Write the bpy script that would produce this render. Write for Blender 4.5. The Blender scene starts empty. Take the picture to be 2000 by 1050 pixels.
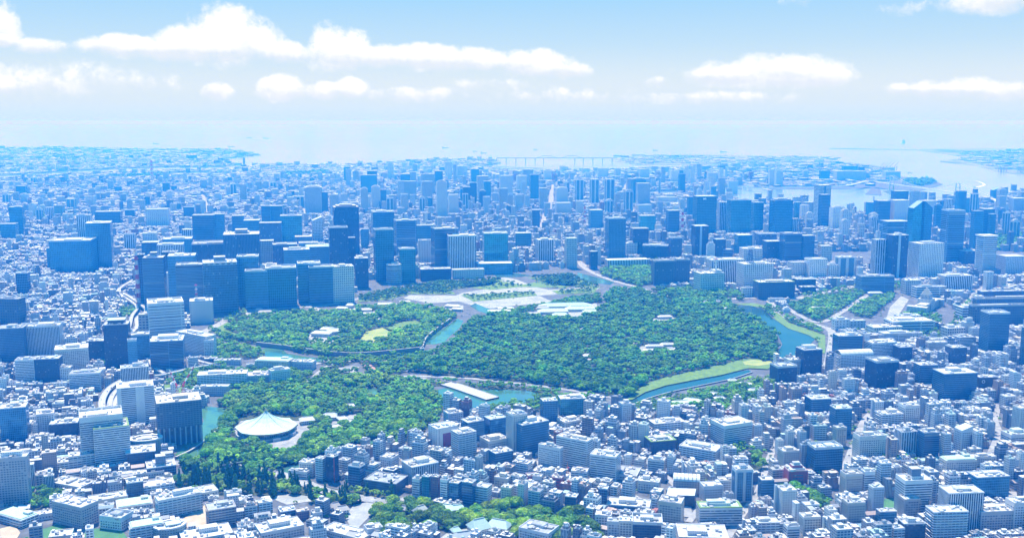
import bpy, math, random
import numpy as np
from math import radians as R, sin, cos, tan, atan, pi

# ------------------------------------------------------------------ camera, world, sun, exposure
SC = bpy.context.scene
COL = SC.collection
H0 = 560.0                    # height of the helicopter's camera above the ground, metres
PITCH = R(8.41)
FPX = 1954.0                  # focal length in pixels of a 2000 px wide frame
cam_d = bpy.data.cameras.new('camera'); cam = bpy.data.objects.new('camera', cam_d); COL.objects.link(cam)
cam.location = (0, 0, H0); cam.rotation_euler = (R(90) - PITCH, 0, 0)
cam_d.sensor_width = 36.0; cam_d.lens = 36.0 * FPX / 2000.0
cam_d.clip_start = 1.0; cam_d.clip_end = 400000.0
SC.camera = cam

SUN_AZ = R(-20)                # clockwise from the viewing direction (+Y)
SUN_EL = R(64)
world = bpy.data.worlds.new('World'); SC.world = world; world.use_nodes = True
sun_d = bpy.data.lights.new('sun', 'SUN'); sun = bpy.data.objects.new('sun', sun_d); COL.objects.link(sun)
sun_d.energy = 4.4; sun_d.angle = R(0.5); sun_d.color = (1.0, 0.965, 0.91)
sun.rotation_euler = (R(90) - SUN_EL, 0, -(SUN_AZ) + pi)   # light travels from the sun's side
_d = np.array([sin(SUN_AZ) * cos(SUN_EL), cos(SUN_AZ) * cos(SUN_EL), sin(SUN_EL)])
from mathutils import Vector
sun.rotation_euler = Vector(_d).to_track_quat('Z', 'Y').to_euler()
SC.view_settings.view_transform = 'Standard'; SC.view_settings.look = 'None'
SC.view_settings.exposure = EXPO = 0.5
SC.view_settings.gamma = 1.0
SC.render.engine = 'CYCLES'
SC.cycles.max_bounces = 5; SC.cycles.diffuse_bounces = 1; SC.cycles.glossy_bounces = 2
SC.cycles.transmission_bounces = 2; SC.cycles.volume_bounces = 1; SC.cycles.transparent_max_bounces = 4
SC.cycles.use_denoising = True
SC.cycles.caustics_reflective = False; SC.cycles.caustics_refractive = False
try:
    SC.cycles.denoiser = 'OPENIMAGEDENOISE'; SC.cycles.denoising_input_passes = 'RGB_ALBEDO_NORMAL'
except Exception: pass
SC.cycles.sample_clamp_indirect = 8.0
# haze: Rayleigh-like air, blue light scattered most
HAZE_DENS = 0.00016
HAZE_COL = (0.02, 0.28, 0.92)

# ------------------------------------------------------------------ node helpers
class NT:
    def __init__(s, tree):
        s.t = tree; s.n = tree.nodes; s.l = tree.links
    def new(s, typ, **kw):
        nd = s.n.new(typ)
        for k, v in kw.items(): setattr(nd, k, v)
        return nd
    def inp(s, sock, v):
        if hasattr(v, 'is_output') or isinstance(v, bpy.types.NodeSocket): s.l.new(v, sock)
        elif v is not None: sock.default_value = v
    def m(s, op, a, b=None, c=None, clamp=False):
        nd = s.n.new('ShaderNodeMath'); nd.operation = op; nd.use_clamp = clamp
        s.inp(nd.inputs[0], a); s.inp(nd.inputs[1], b); s.inp(nd.inputs[2], c)
        return nd.outputs[0]
    def mix(s, f, a, b, bt='MIX'):
        nd = s.n.new('ShaderNodeMix'); nd.data_type = 'RGBA'; nd.blend_type = bt; nd.clamp_factor = True
        s.inp(nd.inputs[0], f); s.inp(nd.inputs[6], a); s.inp(nd.inputs[7], b)
        return nd.outputs[2]
    def noise(s, vec, scale, detail=3, rough=0.55, dist=0.0, dim='3D'):
        nd = s.n.new('ShaderNodeTexNoise'); nd.noise_dimensions = dim
        s.inp(nd.inputs['Vector'], vec); nd.inputs['Scale'].default_value = scale
        nd.inputs['Detail'].default_value = detail; nd.inputs['Roughness'].default_value = rough
        nd.inputs['Distortion'].default_value = dist
        return nd.outputs[0]
    def ramp(s, v, lo, hi, a=0.0, b=1.0, smooth=True):
        nd = s.n.new('ShaderNodeMapRange'); nd.interpolation_type = 'SMOOTHSTEP' if smooth else 'LINEAR'
        s.inp(nd.inputs[0], v); nd.inputs[1].default_value = lo; nd.inputs[2].default_value = hi
        nd.inputs[3].default_value = a; nd.inputs[4].default_value = b
        return nd.outputs[0]
def rgba(c): return (c[0], c[1], c[2], 1.0)
MATS = {}
def new_mat(name):
    m = bpy.data.materials.new(name); m.use_nodes = True
    nt = NT(m.node_tree); nt.n.clear()
    out = nt.new('ShaderNodeOutputMaterial'); b = nt.new('ShaderNodeBsdfPrincipled')
    nt.l.new(b.outputs[0], out.inputs[0]); MATS[name] = m
    return m, nt, b, out

# ------------------------------------------------------------------ the sky with its clouds (directions only)
def build_world():
    nt = NT(world.node_tree); nt.n.clear()
    out = nt.new('ShaderNodeOutputWorld'); bg = nt.new('ShaderNodeBackground')
    nt.l.new(bg.outputs[0], out.inputs[0])
    tc = nt.new('ShaderNodeTexCoord'); sep = nt.new('ShaderNodeSeparateXYZ'); nt.l.new(tc.outputs['Generated'], sep.inputs[0])
    X, Y, Z = sep.outputs
    zc = nt.m('MAXIMUM', Z, 0.002)
    comb = nt.new('ShaderNodeCombineXYZ'); nt.inp(comb.inputs[0], X); nt.inp(comb.inputs[1], Y); nt.inp(comb.inputs[2], zc)
    sky = nt.new('ShaderNodeTexSky', sky_type='NISHITA'); sky.sun_disc = False
    sky.sun_elevation = SUN_EL; sky.sun_rotation = SUN_AZ
    sky.air_density = 1.6; sky.dust_density = 0.6; sky.ozone_density = 3.0
    nt.l.new(comb.outputs[0], sky.inputs[0])
    base = nt.mix(1.0, sky.outputs[0], (0.013, 0.088, 0.140, 1), 'MULTIPLY')   # strength of the sky
    hz = nt.m('SQRT', nt.m('ADD', nt.m('MULTIPLY', X, X), nt.m('MULTIPLY', Y, Y)))
    el = nt.m('ARCTAN2', zc, hz)                 # elevation, radians
    az = nt.m('ARCTAN2', X, Y)                   # azimuth clockwise from +Y
    g = nt.ramp(el, 0.0, 0.16, 0.0, 1.0)
    pale = nt.mix(g, (0.545, 0.612, 0.658, 1), (0.24, 0.46, 0.69, 1))
    pale = nt.mix(nt.ramp(el, 0.022, 0.0, 0.0, 1.0), pale, (0.475, 0.605, 0.69, 1))
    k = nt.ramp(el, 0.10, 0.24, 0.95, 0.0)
    k = nt.m('MULTIPLY', k, nt.ramp(Y, -0.3, 0.65, 0.03, 1.0))     # unseen sky behind the camera deepened to cut light on camera-facing walls
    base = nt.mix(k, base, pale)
    # cloud field: soft-edged lobes at fixed directions, torn by noise
    P = nt.new('ShaderNodeCombineXYZ'); nt.inp(P.inputs[0], az); nt.inp(P.inputs[1], el)
    n1 = nt.noise(P.outputs[0], 46, 8, 0.66); n2 = nt.noise(P.outputs[0], 11, 4, 0.5)
    nn = nt.m('ADD', nt.m('MULTIPLY', nt.m('SUBTRACT', n1, 0.5), 1.9), nt.m('MULTIPLY', nt.m('SUBTRACT', n2, 0.5), 0.9))
    def A(u): return atan((u - 1000) / FPX)
    def E(v): return atan((525 - v) / FPX) - PITCH
    lobes = [(465,95,95,82,1),(400,98,90,42,1),(255,100,85,24,1),(340,110,120,24,.9),(668,110,72,60,1),(760,115,90,30,1),(850,118,90,34,1),
             (930,120,90,30,1),(1040,130,90,36,1),(1110,140,50,20,.9),(560,110,60,30,1),(15,80,40,58,1),(20,98,30,12,1),(95,105,50,16,.8),
             (555,178,52,34,1),(640,180,42,20,.9),(690,176,36,26,1),(430,182,34,22,.95),(150,168,190,36,.36),(50,170,120,40,.34),(0,180,60,14,.7),
             (1480,150,150,44,1),(1400,150,70,20,.9),(1580,155,80,28,1),(1530,135,60,26,1),(1280,160,26,12,.5),(1745,178,40,12,.6),(1860,180,90,24,.8),
             (1950,185,110,22,.7),(1800,180,60,16,.7),(1920,24,105,44,1),(1990,14,100,50,1),(1540,8,30,12,.35),(1745,28,40,14,.3),
             (800,185,110,16,.5),(1100,188,160,18,.45),(1400,192,160,14,.5),(980,165,80,14,.4)]
    acc = None; shade = None
    for (u, v, rx, ry, w) in lobes:
        a0, e0 = A(u), E(v); ra = rx / FPX * 1.08; re = ry / FPX * 1.0
        dx = nt.m('MULTIPLY', nt.m('SUBTRACT', az, a0), 1 / ra)
        dy0 = nt.m('SUBTRACT', el, e0)
        dy = nt.m('MAXIMUM', nt.m('MULTIPLY', dy0, 1 / re), nt.m('MULTIPLY', dy0, -1 / (re * 0.45 + 0.004)))
        d = nt.m('ADD', nt.m('MULTIPLY', dx, dx), nt.m('MULTIPLY', dy, dy))
        f = nt.m('MULTIPLY', nt.m('SUBTRACT', 1.0, d), w)
        acc = f if acc is None else nt.m('SMOOTH_MAX', acc, f, 0.25)
        s_ = nt.m('MULTIPLY', nt.m('MULTIPLY', nt.m('MAXIMUM', nt.m('SUBTRACT', 1.1, nt.m('MULTIPLY', d, .8)), 0.0), w), nt.m('MULTIPLY', dy0, 1 / re))
        shade = s_ if shade is None else nt.m('ADD', shade, s_)
    dens = nt.m('ADD', acc, nn)
    bank = nt.m('MULTIPLY', nt.ramp(el, 0.018, 0.034), nt.ramp(el, 0.078, 0.028))   # low cloud bank above the bay
    bank = nt.m('MULTIPLY', bank, nt.m('ADD', 0.45, nt.m('MULTIPLY', n2, 0.6)))
    lit = nt.ramp(nt.m('ADD', shade, nt.m('MULTIPLY', nt.m('SUBTRACT', n1, .5), 1.6)), -0.45, 0.35)
    cc = nt.mix(lit, (0.58, 0.625, 0.685, 1), (0.76, 0.765, 0.765, 1))
    up = nt.ramp(shade, -0.25, 0.30)
    cov = nt.m('ADD', nt.m('MULTIPLY', up, nt.ramp(dens, 0.02, 0.60)), nt.m('MULTIPLY', nt.m('SUBTRACT', 1.0, up), nt.ramp(dens, -0.05, 1.05)))
    base = nt.mix(nt.m('MULTIPLY', bank, .55), base, (0.59, 0.63, 0.665, 1))
    col = nt.mix(nt.m('MULTIPLY', cov, 0.97), base, cc)
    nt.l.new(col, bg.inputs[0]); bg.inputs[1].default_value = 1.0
    world.cycles.sampling_method = 'MANUAL'; world.cycles.sample_map_resolution = 512
build_world()

# ------------------------------------------------------------------ pixel of the 2000x1050 photograph <-> place on the ground
SP, CP = sin(PITCH), cos(PITCH)
def ground(u, v, z=0.0):
    xc = (u - 1000) / FPX; yc = (525 - v) / FPX
    dy = CP + yc * SP; dz = -SP + yc * CP
    t = (z - H0) / dz
    return (xc * t, dy * t)
def top_z(y, v):
    k = (525 - v) / FPX
    return H0 + y * (k * CP - SP) / (CP + k * SP)
def pix(x, y, z):
    d = y * CP - (z - H0) * SP
    return 1000 + FPX * x / d, 525 - FPX * (y * SP + (z - H0) * CP) / d
def gpoly(pts, z=0.0): return [ground(u, v, z) for u, v in pts]
def in_poly(px, py, poly):
    px = np.asarray(px, float); py = np.asarray(py, float)
    c = np.zeros(px.shape, bool); n = len(poly); j = n - 1
    for i in range(n):
        xi, yi = poly[i]; xj, yj = poly[j]
        if yi != yj:
            k = ((yi > py) != (yj > py)) & (px < (xj - xi) * (py - yi) / (yj - yi) + xi)
            c ^= k
        j = i
    return c
def dist_path(px, py, path):
    px = np.asarray(px, float); py = np.asarray(py, float)
    best = np.full(px.shape, 1e9)
    for (x0, y0), (x1, y1) in zip(path[:-1], path[1:]):
        dx, dy = x1 - x0, y1 - y0; L = dx * dx + dy * dy + 1e-9
        t = np.clip(((px - x0) * dx + (py - y0) * dy) / L, 0, 1)
        best = np.minimum(best, np.hypot(px - x0 - t * dx, py - y0 - t * dy))
    return best

# ------------------------------------------------------------------ mesh accumulators
def link(name, me, mat=None, parent=None):
    o = bpy.data.objects.new(name, me); COL.objects.link(o)
    if mat is not None and me is not None and len(me.materials) == 0: me.materials.append(mat)
    if parent is not None: o.parent = parent
    return o
def empty(name, loc=(0, 0, 0), rz=0.0):
    o = bpy.data.objects.new(name, None); COL.objects.link(o)
    o.location = loc; o.rotation_euler = (0, 0, rz); o.empty_display_size = 2.0
    return o
def tag(o, label=None, cat=None, group=None, kind=None):
    if label: o['label'] = label
    if cat: o['category'] = cat
    if group: o['group'] = group
    if kind: o['kind'] = kind
    return o
NOWIN = (1.0, 0.0, 0.0)
class MB:
    """collects boxes and free faces (with UVs in metres, a colour and a window pattern per face) into one mesh"""
    def __init__(s): s.b = []; s.V = []; s.F = []; s.UV = []; s.C = []; s.P = []
    def box(s, x, y, z, w, d, h, yaw=0.0, wall=(.5, .5, .5), top=None, par=NOWIN):
        s.b.append((x, y, z, w, d, h, yaw) + tuple(wall) + tuple(top if top is not None else wall) + tuple(par)); return s
    def face(s, pts, col, par=NOWIN, uv=None):
        i = len(s.V); s.V += [tuple(p) for p in pts]; s.F.append(tuple(range(i, i + len(pts))))
        if uv is None:
            p0 = np.array(pts[0], float); e = np.array(pts[1], float) - p0; e /= (np.linalg.norm(e) + 1e-9)
            uv = [(float((np.array(p) - p0) @ e), float(p[2])) for p in pts]
        s.UV += uv; s.C.append(tuple(col)); s.P.append(tuple(par)); return s
    def prism(s, poly, z0, z1, wall, top=None, par=NOWIN, cap=True, scale_top=1.0, centre=None):
        n = len(poly); a = 0.0
        area = sum(poly[i][0] * poly[(i + 1) % n][1] - poly[(i + 1) % n][0] * poly[i][1] for i in range(n))
        if area < 0: poly = poly[::-1]
        if centre is None: centre = (sum(p[0] for p in poly) / n, sum(p[1] for p in poly) / n)
        tp = [(centre[0] + (p[0] - centre[0]) * scale_top, centre[1] + (p[1] - centre[1]) * scale_top) for p in poly]
        for i in range(n):
            j = (i + 1) % n; L = math.hypot(poly[j][0] - poly[i][0], poly[j][1] - poly[i][1])
            s.face([(*poly[i], z0), (*poly[j], z0), (*tp[j], z1), (*tp[i], z1)], wall, par, [(a, 0), (a + L, 0), (a + L, z1 - z0), (a, z1 - z0)]); a += L
        if cap: s.face([(*p, z1) for p in tp], top or wall)
        return s
    def bar(s, p0, p1, r, col, n=4, r1=None):
        p0 = np.array(p0, float); p1 = np.array(p1, float); d = p1 - p0; L = np.linalg.norm(d); d /= L
        a = np.cross(d, (0, 0, 1.0)); a = np.array((1.0, 0, 0)) if np.linalg.norm(a) < 1e-3 else a / np.linalg.norm(a)
        b = np.cross(d, a); r1 = r if r1 is None else r1
        A = [p0 + r * (a * cos(2 * pi * (k + .5) / n) + b * sin(2 * pi * (k + .5) / n)) for k in range(n)]
        B = [p1 + r1 * (a * cos(2 * pi * (k + .5) / n) + b * sin(2 * pi * (k + .5) / n)) for k in range(n)]
        for k in range(n):
            j = (k + 1) % n; s.face([A[k], A[j], B[j], B[k]], col)
        s.face(A[::-1], col); s.face(B, col); return s
    def arrays(s):
        V, Fs, Fl, UV, C, P = [], [], [], [], [], []
        nv = 0
        if s.b:
            B = np.array(s.b, float); n = len(B)
            x, y, z, w, d, h, yaw = B[:, :7].T
            cx = np.array([-.5, .5, .5, -.5] * 2); cy = np.array([-.5, -.5, .5, .5] * 2); cz = np.array([0] * 4 + [1] * 4)
            lx = cx[None] * w[:, None]; ly = cy[None] * d[:, None]
            c_, s_ = np.cos(yaw)[:, None], np.sin(yaw)[:, None]
            vx = x[:, None] + lx * c_ - ly * s_; vy = y[:, None] + lx * s_ + ly * c_; vz = z[:, None] + cz[None] * h[:, None]
            V.append(np.stack([vx, vy, vz], -1).reshape(-1, 3))
            q = np.array([[0, 1, 5, 4], [1, 2, 6, 5], [2, 3, 7, 6], [3, 0, 4, 7], [4, 5, 6, 7]])
            Fl.append((np.arange(n)[:, None, None] * 8 + q[None]).reshape(-1)); Fs.append(np.full(n * 5, 4))
            o0 = np.zeros(n); L = [w, d, w, d]; st = [o0, w, w + d, 2 * w + d]
            uv = np.zeros((n, 5, 4, 2))
            for k in range(4):
                uv[:, k, 0, 0] = uv[:, k, 3, 0] = st[k]; uv[:, k, 1, 0] = uv[:, k, 2, 0] = st[k] + L[k]
                uv[:, k, 2, 1] = uv[:, k, 3, 1] = h
            uv[:, 4] = np.stack([vx[:, 4:], vy[:, 4:]], -1)
            UV.append(uv.reshape(-1, 2))
            cc = np.zeros((n, 5, 3)); cc[:, :4] = B[:, None, 7:10]; cc[:, 4] = B[:, 10:13]; C.append(cc.reshape(-1, 3))
            pp = np.zeros((n, 5, 3)); pp[:, :4] = B[:, None, 13:16]; pp[:, 4] = NOWIN; P.append(pp.reshape(-1, 3))
            nv = n * 8
        if s.F:
            V.append(np.array(s.V, float)); Fl.append(np.concatenate([np.array(f) for f in s.F]) + nv)
            Fs.append(np.array([len(f) for f in s.F])); UV.append(np.array(s.UV, float)); C.append(np.array(s.C, float)); P.append(np.array(s.P, float))
        return tuple(np.concatenate(a) for a in (V, Fs, Fl, UV, C, P))
    def build(s, name, mat, parent=None, origin=None):
        V, Fs, Fl, UV, C, P = s.arrays()
        if origin is not None: V = V - np.array(origin, float)
        return mesh_np(name, V, Fs, Fl, mat, parent, UV, C, P)
def mesh_np(name, V, Fs, Fl, mat, parent=None, UV=None, C=None, P=None):
    me = bpy.data.meshes.new(name)
    me.vertices.add(len(V)); me.vertices.foreach_set('co', np.ascontiguousarray(V, dtype=np.float32).ravel())
    me.loops.add(len(Fl)); me.loops.foreach_set('vertex_index', np.ascontiguousarray(Fl, dtype=np.int32))
    me.polygons.add(len(Fs)); st = np.concatenate([[0], np.cumsum(Fs)[:-1]]).astype(np.int32)
    me.polygons.foreach_set('loop_start', st)
    if UV is not None:
        l = me.uv_layers.new(name='UVMap'); l.data.foreach_set('uv', np.ascontiguousarray(UV, dtype=np.float32).ravel())
    if C is not None:
        a = me.attributes.new('col', 'FLOAT_COLOR', 'FACE'); a.data.foreach_set('color', np.concatenate([C, np.ones((len(C), 1))], 1).astype(np.float32).ravel())
    if P is not None:
        a = me.attributes.new('par', 'FLOAT_VECTOR', 'FACE'); a.data.foreach_set('vector', np.ascontiguousarray(P, dtype=np.float32).ravel())
    me.update(calc_edges=True); me.shade_flat()
    return link(name, me, mat, parent)
def sheet(name, poly, z, mat, thick=0.0):
    """a flat polygon of ground cover at height z (world points), with an optional rim going down"""
    from mathutils.geometry import tessellate_polygon
    tris = tessellate_polygon([[Vector((p[0], p[1], 0)) for p in poly]])
    area = sum(poly[i][0] * poly[(i + 1) % len(poly)][1] - poly[(i + 1) % len(poly)][0] * poly[i][1] for i in range(len(poly)))
    n = len(poly); V = [(p[0], p[1], z) for p in poly]; F = []
    for t in tris:
        a, b, c = [poly[i] for i in t]
        cr = (b[0] - a[0]) * (c[1] - a[1]) - (b[1] - a[1]) * (c[0] - a[0])
        F.append(tuple(t) if cr > 0 else tuple(t)[::-1])
    if thick:
        V += [(p[0], p[1], z - thick) for p in poly]
        for i in range(n):
            j = (i + 1) % n; F.append((i, i + n, j + n, j) if area > 0 else (j, j + n, i + n, i))
    Fs = np.array([len(f) for f in F]); Fl = np.concatenate([np.array(f) for f in F])
    return mesh_np(name, np.array(V), Fs, Fl, mat)
def smooth_path(pts, n=6):
    P = [np.array(p, float) for p in pts]; out = []
    P = [2 * P[0] - P[1]] + P + [2 * P[-1] - P[-2]]
    for i in range(1, len(P) - 2):
        for k in range(n):
            t = k / n
            out.append(0.5 * ((2 * P[i]) + (-P[i-1] + P[i+1]) * t + (2*P[i-1] - 5*P[i] + 4*P[i+1] - P[i+2]) * t*t + (-P[i-1] + 3*P[i] - 3*P[i+1] + P[i+2]) * t**3))
    out.append(P[-2]); return [tuple(p) for p in out]
def ribbon_pts(path, off):
    P = np.array(path, float); d = np.gradient(P[:, :2], axis=0); d /= np.linalg.norm(d, axis=1)[:, None] + 1e-9
    n = np.stack([-d[:, 1], d[:, 0]], 1); Q = P.copy(); Q[:, :2] += n * off; return Q
def strip(mb, path, a, b, z, col, zs=None):
    A, B = ribbon_pts(path, a), ribbon_pts(path, b)
    for i in range(len(path) - 1):
        z0, z1 = (z, z) if zs is None else (zs[i] + z, zs[i + 1] + z)
        mb.face([(A[i][0], A[i][1], z0), (B[i][0], B[i][1], z0), (B[i+1][0], B[i+1][1], z1), (A[i+1][0], A[i+1][1], z1)][::-1], col)
# ------------------------------------------------------------------ materials
def build_materials():
    # one facade material: wall colour and window pattern come with each face, windows are laid out in metres of wall
    m, nt, b, out = new_mat('facade')
    uv = nt.new('ShaderNodeUVMap', uv_map='UVMap'); sp = nt.new('ShaderNodeSeparateXYZ'); nt.l.new(uv.outputs[0], sp.inputs[0])
    ac = nt.new('ShaderNodeAttribute', attribute_name='col'); ap = nt.new('ShaderNodeAttribute', attribute_name='par')
    ps = nt.new('ShaderNodeSeparateXYZ'); nt.l.new(ap.outputs['Vector'], ps.inputs[0])
    bay, wf, hf = ps.outputs
    cu = nt.m('DIVIDE', sp.outputs[0], nt.m('MAXIMUM', bay, 0.3)); cv = nt.m('DIVIDE', sp.outputs[1], 3.6)
    fu = nt.m('ABSOLUTE', nt.m('SUBTRACT', nt.m('FRACT', cu), 0.5)); fv = nt.m('ABSOLUTE', nt.m('SUBTRACT', nt.m('FRACT', cv), 0.5))
    wu = nt.m('LESS_THAN', fu, nt.m('MULTIPLY', wf, 0.5)); wv = nt.m('LESS_THAN', fv, nt.m('MULTIPLY', hf, 0.5))
    win = nt.m('MULTIPLY', wu, wv)
    ce = nt.new('ShaderNodeCombineXYZ'); nt.inp(ce.inputs[0], nt.m('FLOOR', cu)); nt.inp(ce.inputs[1], nt.m('FLOOR', cv))
    geo = nt.new('ShaderNodeNewGeometry')
    wn = nt.new('ShaderNodeTexWhiteNoise', noise_dimensions='3D'); nt.l.new(ce.outputs[0], wn.inputs['Vector'])
    rnd = wn.outputs['Value']
    nz = nt.noise(geo.outputs['Position'], 0.045, 4, 0.6)
    fine = nt.noise(geo.outputs['Position'], 0.9, 3, 0.6)
    wall = nt.mix(1.0, ac.outputs['Color'], nt.m('ADD', 0.72, nt.m('ADD', nt.m('MULTIPLY', nz, 0.34), nt.m('MULTIPLY', fine, 0.22))), 'MULTIPLY')
    # flat roofs: patches of felt, gravel and stains
    ns = nt.new('ShaderNodeSeparateXYZ'); nt.l.new(geo.outputs['Normal'], ns.inputs[0])
    isr = nt.m('GREATER_THAN', ns.outputs[2], 0.6)
    vo = nt.new('ShaderNodeTexVoronoi', feature='F1'); vo.distance = 'CHEBYCHEV'; nt.l.new(geo.outputs['Position'], vo.inputs['Vector']); vo.inputs['Scale'].default_value = 0.17
    vs = nt.new('ShaderNodeSeparateColor'); nt.l.new(vo.outputs['Color'], vs.inputs[0])
    rr = nt.ramp(vs.outputs[0], 0.0, 1.0, 0.72, 1.16, False)
    roofc = nt.mix(1.0, wall, rr, 'MULTIPLY')
    wall = nt.mix(isr, wall, roofc)
    gl = nt.mix(rnd, (0.006, 0.03, 0.075, 1), (0.03, 0.11, 0.22, 1))
    gl = nt.mix(nt.m('GREATER_THAN', rnd, 0.975), gl, (0.25, 0.30, 0.34, 1))
    col = nt.mix(win, wall, gl)
    nt.l.new(col, b.inputs['Base Color'])
    nt.l.new(nt.m('SUBTRACT', 0.78, nt.m('MULTIPLY', win, 0.64)), b.inputs['Roughness'])
    b.inputs['Specular IOR Level'].default_value = 0.5
    # curtain-wall glass of the blue towers
    for nm, tint, met in (('tower_glass', 1.0, 0.42), ('dark_glass', 0.55, 0.25)):
        m, nt, b, out = new_mat(nm)
        uv = nt.new('ShaderNodeUVMap', uv_map='UVMap'); sp = nt.new('ShaderNodeSeparateXYZ'); nt.l.new(uv.outputs[0], sp.inputs[0])
        ac = nt.new('ShaderNodeAttribute', attribute_name='col'); ap = nt.new('ShaderNodeAttribute', attribute_name='par')
        ps = nt.new('ShaderNodeSeparateXYZ'); nt.l.new(ap.outputs['Vector'], ps.inputs[0]); bay, wf, hf = ps.outputs
        cu = nt.m('DIVIDE', sp.outputs[0], nt.m('MAXIMUM', bay, 0.3)); cv = nt.m('DIVIDE', sp.outputs[1], 4.0)
        fu = nt.m('ABSOLUTE', nt.m('SUBTRACT', nt.m('FRACT', cu), 0.5)); fv = nt.m('ABSOLUTE', nt.m('SUBTRACT', nt.m('FRACT', cv), 0.5))
        win = nt.m('MULTIPLY', nt.m('LESS_THAN', fu, nt.m('MULTIPLY', wf, 0.5)), nt.m('LESS_THAN', fv, nt.m('MULTIPLY', hf, 0.5)))
        ce = nt.new('ShaderNodeCombineXYZ'); nt.inp(ce.inputs[0], nt.m('FLOOR', cu)); nt.inp(ce.inputs[1], nt.m('FLOOR', cv))
        wn = nt.new('ShaderNodeTexWhiteNoise', noise_dimensions='3D'); nt.l.new(ce.outputs[0], wn.inputs['Vector'])
        geo = nt.new('ShaderNodeNewGeometry')
        pat = nt.noise(geo.outputs['Position'], 0.03, 4, 0.6)
        g1 = nt.mix(1.0, ac.outputs['Color'], nt.m('MULTIPLY', nt.m('ADD', 0.25, nt.m('ADD', nt.m('MULTIPLY', wn.outputs[0], .45), nt.m('MULTIPLY', pat, .5))), tint), 'MULTIPLY')
        fr = nt.mix(0.75, ac.outputs['Color'], (0.13, 0.33, 0.52, 1))
        nt.l.new(nt.mix(win, fr, g1), b.inputs['Base Color'])
        nt.l.new(nt.m('MULTIPLY', win, met), b.inputs['Metallic'])
        nt.l.new(nt.m('SUBTRACT', 0.55, nt.m('MULTIPLY', win, 0.43)), b.inputs['Roughness'])
    # plain painted or coated surface in the face's own colour
    m, nt, b, out = new_mat('plain')
    ac = nt.new('ShaderNodeAttribute', attribute_name='col'); geo = nt.new('ShaderNodeNewGeometry')
    f = nt.noise(geo.outputs['Position'], 0.35, 4, 0.6)
    nt.l.new(nt.mix(1.0, ac.outputs['Color'], nt.m('ADD', 0.75, nt.m('MULTIPLY', f, 0.5)), 'MULTIPLY'), b.inputs['Base Color']); b.inputs['Roughness'].default_value = 0.6
    m, nt, b, out = new_mat('window_glass')
    geo = nt.new('ShaderNodeNewGeometry')
    uv = nt.new('ShaderNodeUVMap', uv_map='UVMap'); sp = nt.new('ShaderNodeSeparateXYZ'); nt.l.new(uv.outputs[0], sp.inputs[0])
    cu = nt.m('DIVIDE', sp.outputs[0], 1.9)
    wn = nt.new('ShaderNodeTexWhiteNoise', noise_dimensions='4D'); oi = nt.new('ShaderNodeObjectInfo')
    ce = nt.new('ShaderNodeCombineXYZ'); nt.inp(ce.inputs[0], nt.m('FLOOR', cu)); nt.l.new(ce.outputs[0], wn.inputs['Vector']); nt.l.new(oi.outputs['Random'], wn.inputs['W'])
    fr = nt.m('LESS_THAN', nt.m('FRACT', cu), 0.1)
    g = nt.mix(wn.outputs[0], (0.015, 0.05, 0.10, 1), (0.09, 0.20, 0.33, 1))
    g = nt.mix(nt.m('GREATER_THAN', wn.outputs[0], .9), g, (.45, .48, .5, 1))
    nt.l.new(nt.mix(fr, g, (.3, .34, .38, 1)), b.inputs['Base Color']); b.inputs['Roughness'].default_value = 0.12
    m, nt, b, out = new_mat('pier_glass')
    geo = nt.new('ShaderNodeNewGeometry')
    uv = nt.new('ShaderNodeUVMap', uv_map='UVMap'); sp = nt.new('ShaderNodeSeparateXYZ'); nt.l.new(uv.outputs[0], sp.inputs[0])
    cu = nt.m('DIVIDE', sp.outputs[0], 3.9)
    wn = nt.new('ShaderNodeTexWhiteNoise', noise_dimensions='4D'); oi = nt.new('ShaderNodeObjectInfo')
    ce = nt.new('ShaderNodeCombineXYZ'); nt.inp(ce.inputs[0], nt.m('FLOOR', cu)); nt.l.new(ce.outputs[0], wn.inputs['Vector']); nt.l.new(oi.outputs['Random'], wn.inputs['W'])
    fr = nt.m('LESS_THAN', nt.m('FRACT', cu), 0.42)
    g = nt.mix(wn.outputs[0], (0.015, 0.05, 0.10, 1), (0.09, 0.20, 0.33, 1))
    g = nt.mix(nt.m('GREATER_THAN', wn.outputs[0], .9), g, (.45, .48, .5, 1))
    nt.l.new(nt.mix(fr, g, oi.outputs['Color']), b.inputs['Base Color']); b.inputs['Roughness'].default_value = 0.12
    # leaves
    m, nt, b, out = new_mat('leaves')
    ac = nt.new('ShaderNodeAttribute', attribute_name='col'); geo = nt.new('ShaderNodeNewGeometry')
    f = nt.noise(geo.outputs['Position'], 0.22, 3, 0.6); f2 = nt.noise(geo.outputs['Position'], 0.012, 3, 0.5)
    oi = nt.new('ShaderNodeObjectInfo')
    c = nt.mix(1.0, ac.outputs['Color'], oi.outputs['Color'], 'MULTIPLY')
    c = nt.mix(1.0, c, nt.m('ADD', 0.35, nt.m('ADD', nt.m('MULTIPLY', f, 0.8), nt.m('MULTIPLY', f2, 0.5))), 'MULTIPLY')
    nt.l.new(c, b.inputs['Base Color']); b.inputs['Roughness'].default_value = 0.65; b.inputs['Specular IOR Level'].default_value = 0.15
    tr = nt.new('ShaderNodeBsdfTranslucent'); nt.l.new(c, tr.inputs[0]); mx = nt.new('ShaderNodeMixShader'); mx.inputs[0].default_value = 0.14
    nt.l.new(b.outputs[0], mx.inputs[1]); nt.l.new(tr.outputs[0], mx.inputs[2]); nt.l.new(mx.outputs[0], out.inputs[0])
    m, nt, b, out = new_mat('bark')
    tcn = nt.new('ShaderNodeTexCoord'); f = nt.noise(tcn.outputs['Object'], 2.0, 4)
    nt.l.new(nt.mix(f, (0.07, 0.05, 0.035, 1), (0.16, 0.12, 0.09, 1)), b.inputs['Base Color']); b.inputs['Roughness'].default_value = 0.9
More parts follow.
